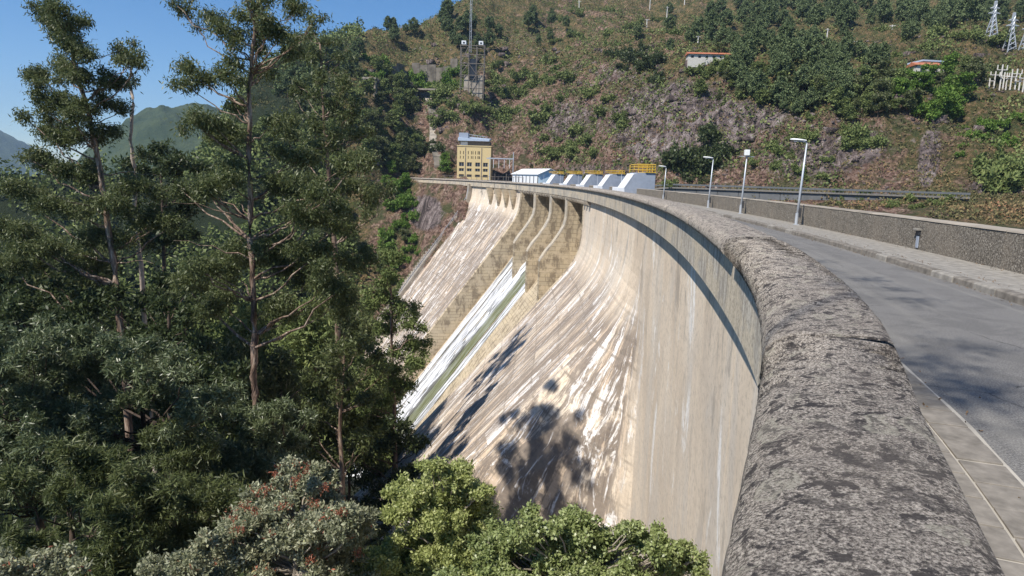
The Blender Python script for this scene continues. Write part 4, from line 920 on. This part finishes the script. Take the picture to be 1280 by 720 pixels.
# front wall with real openings, built as a lattice of wall pieces
cols = [(-4.75, -3.15), (-2.2, -.65), (.45, 2.0), (2.95, 4.5)]
rows = [(.8, 1.6), (2.6, 3.5), (4.15, 5.4)]
slits = [(6.5, 7.4), (7.9, 8.95)]
sx = [(-4.5, -4.28), (-3.5, -3.28), (-1.95, -1.73), (-.95, -.73), (-.45, -.23), (.35, .57), (1.15, 1.42), (1.6, 1.87)]
def wall_with(parent, xa, xb, za, zb, holes, m, y0=0, y1=.35):
    xs = sorted({xa, xb}|{h[i] for h in holes for i in (0, 1)}); zs = sorted({za, zb}|{h[i] for h in holes for i in (2, 3)}); mb = MB()
    for i in range(len(xs)-1):
        for j in range(len(zs)-1):
            cx, cz = (xs[i]+xs[i+1])/2, (zs[j]+zs[j+1])/2
            if not any(h[0] < cx < h[1] and h[2] < cz < h[3] for h in holes): mb.box(xs[i], xs[i+1], y0, y1, zs[j], zs[j+1])
    return mb.build('front_wall', m, parent)
holes = [(a, b, c, d) for a, b in cols for c, d in rows]+[(a, b, c, d) for a, b in sx for c, d in slits]
wall_with(t, -Wd/2, Wd/2, 0, H, holes, M['render_yellow'])
m = MB(); m.box(-Wd/2, Wd/2, .36, Dp, 0, H-.1); m.build('body', M['render_yellow'], t)
for h in holes:
    big_ = h[3]-h[2] > .8 and h[1]-h[0] > 1
    m = MB(); m.box(h[0]+.02, h[1]-.02, .2, .24, h[2]+.02, h[3]-.02); wdw = m.build('window', M['window_dark'], t)
    if big_:
        m = MB(); xm = (h[0]+h[1])/2
        for xx in (h[0]+.03, xm-.03, h[1]-.09): m.box(xx, xx+.06, .14, .19, h[2], h[3])
        m.build('frame', M['white_wall'], wdw)
for xx in (-2.72, 2.45): m = MB(); m.box(xx-.12, xx+.12, -.06, -.005, .3, H-.4); m.build('downpipe', M['rust_frame'], t)
m = MB(); m.box(-Wd/2-.15, Wd/2+.15, -.15, Dp+.15, H, H+.3); m.build('parapet_band', M['render_yellow'], t)
m = MB(); m.box(-Wd/2+.6, Wd/2-.5, 1, Dp-1, H+.3, H+1.7); pt = m.build('rooftop_room', M['rust_frame'], t)
m = MB(); m.box(-Wd/2+1, -Wd/2+3.2, .93, .98, H+.4, H+1.5); m.build('white_panel', M['hood_white'], pt)
m = MB(); m.hexa([(-Wd/2+.2, -.2, H+1.7), (Wd/2-.6, -.2, H+1.7), (Wd/2-.6, Dp-.5, H+2.5), (-Wd/2+.2, Dp-.5, H+2.5), (-Wd/2+.2, -.2, H+2.6), (Wd/2-.6, -.2, H+2.3), (Wd/2-.6, Dp-.5, H+3.0), (-Wd/2+.2, Dp-.5, H+3.6)]); m.build('metal_roof', M['roof_metal'], t)
m = MB(); m.box(-Wd/2+.3, -Wd/2+3.3, 1.5, 4, H+2.6, H+4.3); m.build('roof_tank', M['hood_grey'], t, .05)
m = MB()
for k in range(6): m.tube([(-Wd/2+3.6+k*.9, 2, H+2.5), (-Wd/2+3.6+k*.9, 2, H+3.9-k*.15)], .06, 4)
m.tube([(-Wd/2+3.3, 2, H+3.9), (Wd/2-1.4, 2, H+3.1)], .06, 4); m.build('roof_railing', M['galv'], t)
# base railing line in front
rl = thing('crest_railing', 'thin steel rail along the far dam crest below the yellow building', 'railing')
for s in np.arange(128, 190, 4.): p = W(s, -.4, -.85); m = MB(); m.tube([p, (p[0], p[1], p[2]+1.0)], .045, 4); m.build('post', M['rust_frame'], rl)
m = MB(); m.tube([W(s, -.4, .1) for s in np.arange(128, 190, 4.)], .035, 4); m.build('rail', M['rust_frame'], rl)
for s, h_ in ((160, 5.2), (150, 3.), (141, 3.), (132.5, 3.2)):
    p = W(s, -.2, -2.2); t = thing('rod', 'thin dark upright rod fixed to the dam face left of the spillway openings', 'rod', p, 0, 'upright rods on the dam face'); m = MB(); m.tube([(0, 0, -1.4), (0, 0, h_)], .06, 5); m.build('shaft', M['rust_frame'], t); m = MB(); m.box(-.15, .15, -.1, .1, -1.5, -1.3); m.build('bracket', M['rust_frame'], t)
# steel portal beside the building
t = thing('line_portal', 'galvanised steel portal with crossbeam over wires right of the yellow building', 'portal frame', (0, 0, 0))
a = at(612, 222, 186); b = at(641, 222, 186)
for p, top in ((a, 5.6), (b, 7.0)): m = MB(); m.tube([(p[0], 186, -2.2), (p[0], 186, top)], .13, 5); m.build('post', M['galv'], t)
m = MB(); m.box(a[0]-1, b[0]+.2, 185.85, 186.15, 5.0, 5.3); m.build('crossbeam', M['galv'], t)
for k in range(4): x = a[0]+1+k*1.5; m = MB(); m.tube([(x, 186, 5), (x, 186, 2.5)], .07, 5); m.build('insulator', M['hood_white'], t)

# ---------------------------------------------------------------- lamps along the footway
def lamp(px, hgt, kind, lab, b=-6.7, tilt=.03):
    s = s_for_px(px, b, WALK); p = W(s, b, WALK); t = thing('street_lamp', lab, 'street lamp', p, rz(s), 'street lamps along the footway')
    lx = -tilt*hgt
    m = MB(); m.tube([(0, 0, 0), (lx*.5, 0, hgt*.5), (lx, 0, hgt)], [.062, .05, .036], 10); m.build('pole', M['galv'], t, smooth=True)
    m = MB(); m.box(-.11, .11, -.11, .11, 0, .03); m.tube([(0, 0, .03), (0, 0, .55)], .075, 10); m.build('base_sleeve', M['galv'], t)
    m = MB(); m.box(-.17, -.07, -.05, .05, .35, .8); m.build('switch_box', M['dark_steel'], t, .01)
    m = MB()
    if kind == 'arm':
        m.tube([(lx, 0, hgt-.05), (lx+.05, 0, hgt+.06), (lx+.3, 0, hgt+.1)], [.035, .03, .028], 8); m.build('arm', M['galv'], t)
        m = MB(); n = 12; prof = [(-.06, .05), (.0, .085), (.15, .11), (.3, .12), (.45, .10), (.55, .06), (.58, .02)]
        for i, (xx, w_) in enumerate(prof):
            for k in range(n): th = 2*math.pi*k/n; m.v.append((lx+.1+xx*1.15, math.cos(th)*w_*1.3, hgt+.12+math.sin(th)*w_*(.55 if math.sin(th) > 0 else .35)+xx*.08))
        for i in range(len(prof)-1):
            for k in range(n): m.f.append((i*n+k, i*n+(k+1) % n, (i+1)*n+(k+1) % n, (i+1)*n+k))
        m.f.append(tuple(range(n))); m.f.append(tuple((len(prof)-1)*n+k for k in range(n))); m.build('lamp_head', M['lamp_white'], t, smooth=True)
        m = MB(); m.box(lx+.12, lx+.6, -.1, .1, hgt+.065, hgt+.085); m.build('lens', M['hood_grey'], t)
    else:
        m.box(lx-.12, lx+.16, -.18, .18, hgt-.05, hgt+.3); m.build('lamp_head', M['lamp_white'], t, .03)
        m = MB(); m.tube([(lx-.45, 0, hgt-.12), (lx+.4, 0, hgt-.1)], .022, 6); m.build('crossbar', M['galv'], t)
lamp(995, 3.75, 'arm', 'nearest lamp post on the footway, white oval head on a leaning pole')
lamp(924, 3.6, 'box', 'second lamp post, with a square white head and a small crossbar')
lamp(883, 3.55, 'arm', 'third lamp post from the camera, slim with an oval head')
lamp(826.5, 3.2, 'arm', 'farthest small lamp post, beside the near end of the grey gate housings')

# ---------------------------------------------------------------- far road, retaining wall and guard rail
def thp(px): return math.atan((px-640)/F)
def rbp(px): return float(np.interp(math.degrees(thp(px)), *RB))
def fr(px, dr, z): t_ = thp(px); r_ = rbp(px)+dr; return (r_*math.sin(t_), r_*math.cos(t_), z+float(np.interp(px, [790, 830], [0, 1.05])))
pxs = list(range(812, 1212, 10))
def strip(name, A, B_, m, parent=None):      # A, B_ rings of points; closed ribbon solid between lists of cross sections
    mb = MB(); k = len(A[0])
    for q in A: mb.v += q
    for j in range(len(A)-1):
        for i in range(k): i2 = (i+1) % k; mb.f.append((j*k+i, (j+1)*k+i, (j+1)*k+i2, j*k+i2))
    mb.f += [tuple(range(k)), tuple((len(A)-1)*k+i for i in range(k))[::-1]]
    return mb.build(name, m, parent)
tag(strip('far_road', [[fr(p, .2, -2.15), fr(p, 8, -2.15), fr(p, 8, -2.3), fr(p, .2, -2.3)] for p in pxs], None, M['asphalt']), kind='structure')
rw = thing('retaining_wall', 'dark grey retaining wall carrying the far road above the reservoir bank', 'retaining wall')
for a, b in zip(range(812, 1200, 26), range(838, 1226, 26)):
    ps = [p for p in range(a, b+1, 13)]; dz = lambda p: np.interp(p, [812, 1000, 1060, 1120, 1190], [5.2, 4.6, 3.2, 1.9, 1.4])
    strip('wall_panel', [[fr(p+(.3 if p == a else -.3 if p == b else 0), -1.0, -2.5), fr(p, .1, -2.5), fr(p, .1, -2.5-dz(p)), fr(p, -.8, -2.5-dz(p))] for p in ps], None, M['wall_grey'], rw)
strip('cornice', [[fr(p, -1.5, -2.12), fr(p, .15, -2.12), fr(p, .15, -2.48), fr(p, -1.4, -2.45)] for p in pxs], None, M['pavement'], rw)
gr = thing('guard_rail', 'long grey guard rail with short posts along the far road', 'guard rail')
strip('rail_beam', [[fr(p, -1.15, -1.35), fr(p, -1.08, -1.35), fr(p, -1.08, -1.72), fr(p, -1.15, -1.72)] for p in pxs], None, M['guard_rail'], gr)
for i in range(78):
    p = 815+i*5; q = fr(p, -1.0, 0); m = MB(); m.box(q[0]-.05, q[0]+.05, q[1]-.05, q[1]+.05, q[2]-2.12, q[2]-1.3); m.build('post', M['guard_rail'], gr)

# ---------------------------------------------------------------- hillside structures
def G(px, py): p = hit(px, py); return (p[0], p[1], gz(p[0], p[1])) if p else None
# ruined terrace wall on the slope
w_ = thing('terrace_wall', 'long stained ruined retaining wall on the hillside terrace left of the steel frame', 'wall')
pw = [(486, 100), (515, 100), (545, 99), (572, 97)]; pts = [hit(a, b) for a, b in pw]
for (a, b) in zip(pts[:-1], pts[1:]):
    for k in range(3):
        f0, f1 = k/3, (k+1)/3-.01; A_ = [a[i]+(b[i]-a[i])*f0 for i in range(3)]; B_ = [a[i]+(b[i]-a[i])*f1 for i in range(3)]
        za = gz(A_[0], A_[1]); ht = 6.5+rnd.uniform(-.5, .5); m = MB(); m.hexa([(A_[0], A_[1]-1, za-5), (B_[0], B_[1]-1, za-5), (B_[0], B_[1]+1, za-5), (A_[0], A_[1]+1, za-5), (A_[0], A_[1]-.6, za+ht), (B_[0], B_[1]-.6, za+ht), (B_[0], B_[1]+1, za+ht), (A_[0], A_[1]+1, za+ht)]); m.build('wall_section', M['stained_wall'], w_)
for (px, py, ww, hh, lab) in ((463, 118, 2.2, 5, 'roofless dark stone ruin at the left end of the terraces'), (505, 122, 3, 4, 'small dark opening-fronted hut ruin on the middle terrace'), (535, 124, 5, 4, 'low ruined shelter beside the concrete path top')):
    p = G(px, py); 
    if not p: continue
    t = thing('ruin', lab, 'ruin', p); sc_ = 1.6
    m = MB(); m.box(-ww, -ww+1, -2, 2, -3, hh); m.box(ww-1, ww, -2, 2, -3, hh*.85); m.box(-ww+1, ww-1, 1, 2, -3, hh*.9); m.build('walls', M['old_concrete'], t)
    m = MB(); m.box(-ww-.2, ww+.2, -2.1, 2.2, hh*.85+.3, hh*.85+.9); m.build('lintel', M['old_concrete'], t)
    m = MB(); m.box(-ww+1.02, ww-1.02, .6, .9, -2.9, hh*.8); m.build('dark_opening', M['window_dark'], t)
# steel lattice frame with two white boxes and the mast
d0 = hit(590, 124); p = (d0[0], d0[1], gz(d0[0], d0[1])); k = d0[2]/F
t = thing('steel_frame', 'rusty lattice steel loading frame standing on the slope under two white cabins', 'steel frame', p)
Hf = 56*k; Wf = 14*k
m = MB(); m.box(-Wf*.7, Wf*.9, -1, 3, -4, 22*k); m.build('lower_block', M['old_concrete'], t)
for x in (-Wf, -Wf*.3, Wf*.35, Wf):
    m = MB(); m.tube([(x, -2, -3), (x, -2, Hf)], .22*k*2, 4); m.tube([(x, 3, 0), (x, 3, Hf)], .22*k*2, 4); m.build('column', M['rust_frame'], t)
for z in (.12, .38, .62, .8, .98):
    m = MB(); m.tube([(-Wf*1.1, -2, Hf*z), (Wf*1.1, -2, Hf*z)], .2*k*2, 4); m.tube([(-Wf*1.1, 3, Hf*z), (Wf*1.1, 3, Hf*z)], .2*k*2, 4); m.build('beam', M['rust_frame'], t)
for z0, z1, x0, x1 in ((.4, .62, -Wf, -Wf*.3), (.62, .4, -.3*Wf, .35*Wf), (.4, .62, .35*Wf, Wf), (.62, .98, -Wf, -.3*Wf), (.12, .38, -.3*Wf, .35*Wf), (.98, .7, Wf, Wf*1.9)):
    m = MB(); m.tube([(x0, -2, Hf*z0), (x1, -2, Hf*z1)], .16*k*2, 4); m.build('brace', M['rust_frame'], t)
m = MB(); m.box(-Wf*.25, Wf*.35, -1.6, 2, Hf*.3, Hf*.72); m.build('dark_bay', M['window_dark'], t)
for x in (-Wf*.75, Wf*.7):
    m = MB(); m.box(x-2.6*k, x+2.6*k, -2, 2, Hf+.1, Hf+4.5*k); cb = m.build('cabin', M['hood_white'], t)
    m = MB(); m.box(x-1*k, x+1.2*k, -2.06, -2.0, Hf+1.2*k, Hf+3*k); m.build('cabin_window', M['window_dark'], cb)
d1 = hit(588, 66); p = (d1[0], d1[1], gz(d1[0], d1[1])); k = d1[2]/F
t = thing('radio_mast', 'tall thin twin-pole mast rising above the hillside terrace into the sky', 'mast', p)
for dx in (-1.0, .8): m = MB(); m.tube([(dx*k, 0, -2), (dx*k, 0, 68*k if dx > 0 else 64*k)], .26*k, 5); m.build('pole', M['galv'], t)
for z in range(4, 64, 6): m = MB(); m.tube([(-1*k, 0, z*k), (.8*k, 0, (z+2)*k)], .15*k, 4); m.build('rung', M['galv'], t)
# stair path down the slope to the dam end
pp_ = [(530, 96), (534, 118), (538, 138), (542, 160), (541, 178), (543, 196), (548, 214)]; hp = [hit(a, b) for a, b in pp_]; hp = [h for h in hp if h]
t = thing('slope_path', 'narrow pale concrete stair path running straight down the hillside beside the bright tree', 'path'); 
for a, b in zip(hp[:-1], hp[1:]):
    for j in range(4):
        f0, f1 = j/4, (j+1)/4-.03; A_ = [a[i]+(b[i]-a[i])*f0 for i in (0, 1)]; B_ = [a[i]+(b[i]-a[i])*f1 for i in (0, 1)]; za = gz(*A_)+.7; zb = gz(*B_)+.7; m = MB(); h_ = 1.25
        m.hexa([(A_[0]-h_, A_[1], za-3), (A_[0]+h_, A_[1], za-3), (B_[0]+h_, B_[1], zb-3), (B_[0]-h_, B_[1], zb-3), (A_[0]-h_, A_[1], za), (A_[0]+h_, A_[1], za), (B_[0]+h_, B_[1], zb), (B_[0]-h_, B_[1], zb)]); m.build('flight', M['stained_wall' if rnd.random() < .4 else 'old_concrete'], t)
# houses
def house(px, py, w, d, h, lab, roof, roofm, nw=4):
    p = hit(px, py); p = (p[0], p[1], gz(p[0], p[1])-.6); t = thing('house', lab, 'house', p, R(rnd.uniform(-8, 8)))
    holes = [(-w/2+w*(i+.3)/nw, -w/2+w*(i+.7)/nw, h*.35, h*.75) for i in range(nw)]
    o = wall_with(t, -w/2, w/2, -2, h, holes, M['white_wall'], -d/2, -d/2+.3); m = MB(); m.box(-w/2, w/2, -d/2+.31, d/2, -2, h); m.build('walls', M['white_wall'], t)
    for q in holes: m = MB(); m.box(q[0], q[1], -d/2+.1, -d/2+.2, q[2], q[3]); m.build('window', M['window_dark'], t)
    m = MB()
    if roof == 'pitched': m.v = [(-w/2-.4, -d/2-.5, h), (w/2+.4, -d/2-.5, h), (w/2+.4, d/2+.5, h), (-w/2-.4, d/2+.5, h), (-w/2-.4, 0, h+.5+h*.2), (w/2+.4, 0, h+.5+h*.2)]; m.f = [(0, 1, 5, 4), (2, 3, 4, 5), (0, 4, 3), (1, 2, 5), (3, 2, 1, 0)]
    else: m.box(-w/2-.4, w/2+.4, -d/2-.5, d/2+.5, h, h+.4)
    m.build('roof', roofm, t)
house(885, 84, 12.5, 4, 1.7, 'long low white house with a reddish roof on the slope above the rock face', 'pitched', M['tile_red'], 6)
house(1152, 106, 6, 5, 3.0, 'small white house with a red roof half hidden by trees', 'pitched', M['tile_red'], 2)
house(1162, 97, 9, 5, 3.4, 'white house with a flat grey roof behind the small red-roofed one', 'flat', M['roof_metal'], 4)
# pylons
def pylon(px, py, hpx, lab):
    p = hit(px, py); k = p[2]/F; p = (p[0], p[1], gz(p[0], p[1])); t = thing('lattice_pylon', lab, 'pylon', p, 0, 'steel pylons on the upper slope'); H = hpx*k; wb = H*.13
    def wd(z): return wb*(1-z/H*1.35) if z < H*.6 else wb*.2
    for sx_ in (-1, 1):
        for sy_ in (-1, 1): m = MB(); m.tube([(sx_*wb, sy_*wb, -1), (sx_*wd(H*.6), sy_*wd(H*.6), H*.6), (sx_*wb*.12, sy_*wb*.12, H)], .16, 4); m.build('leg', M['galv'], t)
    m = MB(); n = 7
    for i in range(n):
        z0, z1 = H*.9*i/n, H*.9*(i+1)/n
        for y_ in (-1, 1): m.tube([(-wd(z0), y_*wd(z0), z0), (wd(z1), y_*wd(z1), z1)], .1, 4); m.tube([(wd(z0), y_*wd(z0), z0), (-wd(z1), y_*wd(z1), z1)], .1, 4)
    m.build('bracing', M['galv'], t)
    for z, l in ((.66, .17), (.8, .13)): m = MB(); m.tube([(-H*l, 0, H*z), (H*l, 0, H*z)], .16, 4); m.tube([(-H*l, 0, H*z), (0, 0, H*(z+.06)), (H*l, 0, H*z)], .1, 4); m.build('crossarm', M['galv'], t)
pylon(1237, 58, 34, 'left one of the three steel pylons on the upper slope')
pylon(1261, 64, 36, 'middle one of the three steel pylons on the upper slope')
pylon(1279, 70, 28, 'right one of the three steel pylons, cut by the right edge')
# substation gantries
t = None
for i, (px, py, h_) in enumerate(((1236, 110, 14), (1242, 110, 18), (1249, 113, 26), (1253, 113, 20), (1257, 112, 16), (1262, 114, 22), (1268, 114, 24), (1273, 115, 18), (1278, 116, 24))):
    p = hit(px, py); k = p[2]/F; p = (p[0], p[1], gz(p[0], p[1])); t = thing('switchgear_post', 'white substation post with insulators and side arms in the cluster at the right edge', 'substation post', p, 0, 'white substation posts'); H = h_*k
    m = MB(); m.tube([(0, 0, -1), (0, 0, H)], .17, 5); m.build('column', M['pole_white'], t)
    m = MB(); m.tube([(-1.3, 0, H*.8), (1.3, 0, H*.8)], .11, 4); m.tube([(-1.2, 0, H*.8), (-1.2, 0, H*.98)], .13, 5); m.tube([(1.2, 0, H*.8), (1.2, 0, H*.98)], .13, 5); m.build('arm', M['pole_white'], t)
# power poles
for (px, py, h_) in ((812, 14, 14), (833, 30, 15), (872, 60, 15), (882, 52, 12), (898, 56, 10), (1033, 52, 18), (1086, 16, 14), (1104, 22, 12), (1114, 46, 14), (1134, 18, 14), (1198, 20, 10), (1208, 26, 8), (855, 12, 12), (808, 40, 9), (724, 12, 12), (1070, 62, 8)):
    p = hit(px, py)
    if not p: continue
    k = p[2]/F; p = (p[0], p[1], gz(p[0], p[1])); t = thing('power_pole', 'thin pale power pole standing among scrub on the upper hillside', 'pole', p, R(rnd.uniform(-30, 30)), 'pale power poles on the hillside'); H = h_*k
    m = MB(); m.tube([(0, 0, -1), (rnd.uniform(-.3, .3), 0, H)], [.28, .2], 5); m.build('pole', M['pole_white'], t)
    m = MB(); m.tube([(-1, 0, H*.93), (1, 0, H*.93)], .13, 4); m.build('crossarm', M['pole_white'], t)
# pipe rail across the far bank
t = thing('bank_pipe', 'thin pale pipe running level across the far bank among the trees', 'pipe'); a = G(440, 158); b = G(480, 160)
if a and b:
    m = MB(); m.tube([(a[0], a[1]-1, a[2]+2.2), (b[0], b[1]-1, a[2]+1.9)], .22, 6); m.build('pipe', M['guard_rail'], t)
    for f_ in (0, .33, .66, 1): x = a[0]+(b[0]-a[0])*f_; y = a[1]+(b[1]-a[1])*f_-1; m = MB(); m.tube([(x, y, gz(x, y)-1), (x, y, a[2]+2)], .15, 4); m.build('support', M['old_concrete'], t)
# tree behind the camera whose crown shades patches of the road

built_tree('eucalyptus_tree', 'eucalyptus beside the near end of the dam whose high branches shade the road', 'tree', [Vector((-10, -7, -9)), Vector((-9, -6, -1)), Vector((-7.5, -4.5, 6)), Vector((-5.5, -2.5, 11)), Vector((-4.5, -1.5, 14))], .06,
           [((-3.6, -.6, 12), .8), ((-4.2, -1.8, 12.4), .7), ((-2.6, .2, 11.8), .5), ((-1.3, 3.5, 12), .45), ((-.9, 6, 12.2), .5), ((-.6, 9, 12.2), .45), ((-.4, 12, 12.3), .35), ((-5.5, -3, 14), .9), ((-3.2, -1.2, 11), .45), ((-1.0, 7.5, 12.0), .35), ((-1.2, 4.6, 12.4), .4)],
           M['leaf_euc'], M['bark_euc'], .16, .04, 130, droop=.6, flat=.6, lk=.1, r1=.015, limbs=False, twigs=1)
ORD = 'first second third fourth fifth sixth seventh eighth ninth tenth'.split()
def ordw(n): return ORD[n-1] if n <= 10 else '%d%s' % (n, 'th' if 10 < n % 100 < 14 else {1: 'st', 2: 'nd', 3: 'rd'}.get(n % 10, 'th'))
_g = {}
for o in col.objects:
    if o.parent is None and o.get('label') and o.get('category') in ('tree', 'shrub', 'pole', 'substation post', 'rod') and o.get('group'): _g.setdefault(o['label'], []).append(o)
for lab, os_ in _g.items():
    if len(os_) < 2: continue
    os_.sort(key=lambda o: o.location.x/o.location.y); wd_ = lab.split(); hs_ = sorted(o.scale.z for o in os_)
    ad = next((i for i, w in enumerate(wd_) if w in ('pine', 'tree', 'shrub', 'creeper', 'pole', 'post', 'rod')), 1)
    for i, o in enumerate(os_):
        o['label'] = ' '.join(([ordw(i+1)]+wd_[:ad+1]+['from', 'left']+wd_[ad+1:])[:16])
x = []; 
for i in range(900):
    s_ = rnd.uniform(-1, 34); b_ = rnd.choice((-1.72, -5.22, -5.6, -7.02))+rnd.gauss(0, .07)*(1 if rnd.random() < .85 else 4); zz = WALK+.012 if b_ < -5.48 else (ROAD+.03 if b_ > -1.72 else ROAD+.008)
    if b_ < -7.08 or -5.48 < b_ < -5.24: continue
    x.append(W(s_, b_, zz))
tag(leaf_mesh('leaf_litter', np.array(x), .035, .018, M['dry_leaf'], k=2, clus=.004, up=0), 'dry brown leaves and grit gathered along the kerb and gutter', 'leaf litter', kind='stuff')
# haze: the air over the whole valley
m = MB(); m.box(-5000, 5000, -5000, 5000, -72, 520)
hz = bpy.data.materials.new('air'); hz.use_nodes = True; ht = hz.node_tree; ht.nodes.clear(); pv = ht.nodes.new('ShaderNodeVolumePrincipled'); om = ht.nodes.new('ShaderNodeOutputMaterial')
pv.inputs['Color'].default_value = (.55, .75, 1, 1); pv.inputs['Density'].default_value = .00014; pv.inputs['Anisotropy'].default_value = .2; ht.links.new(pv.outputs[0], om.inputs['Volume'])
hzo = m.build('haze', hz); tag(hzo, kind='stuff')
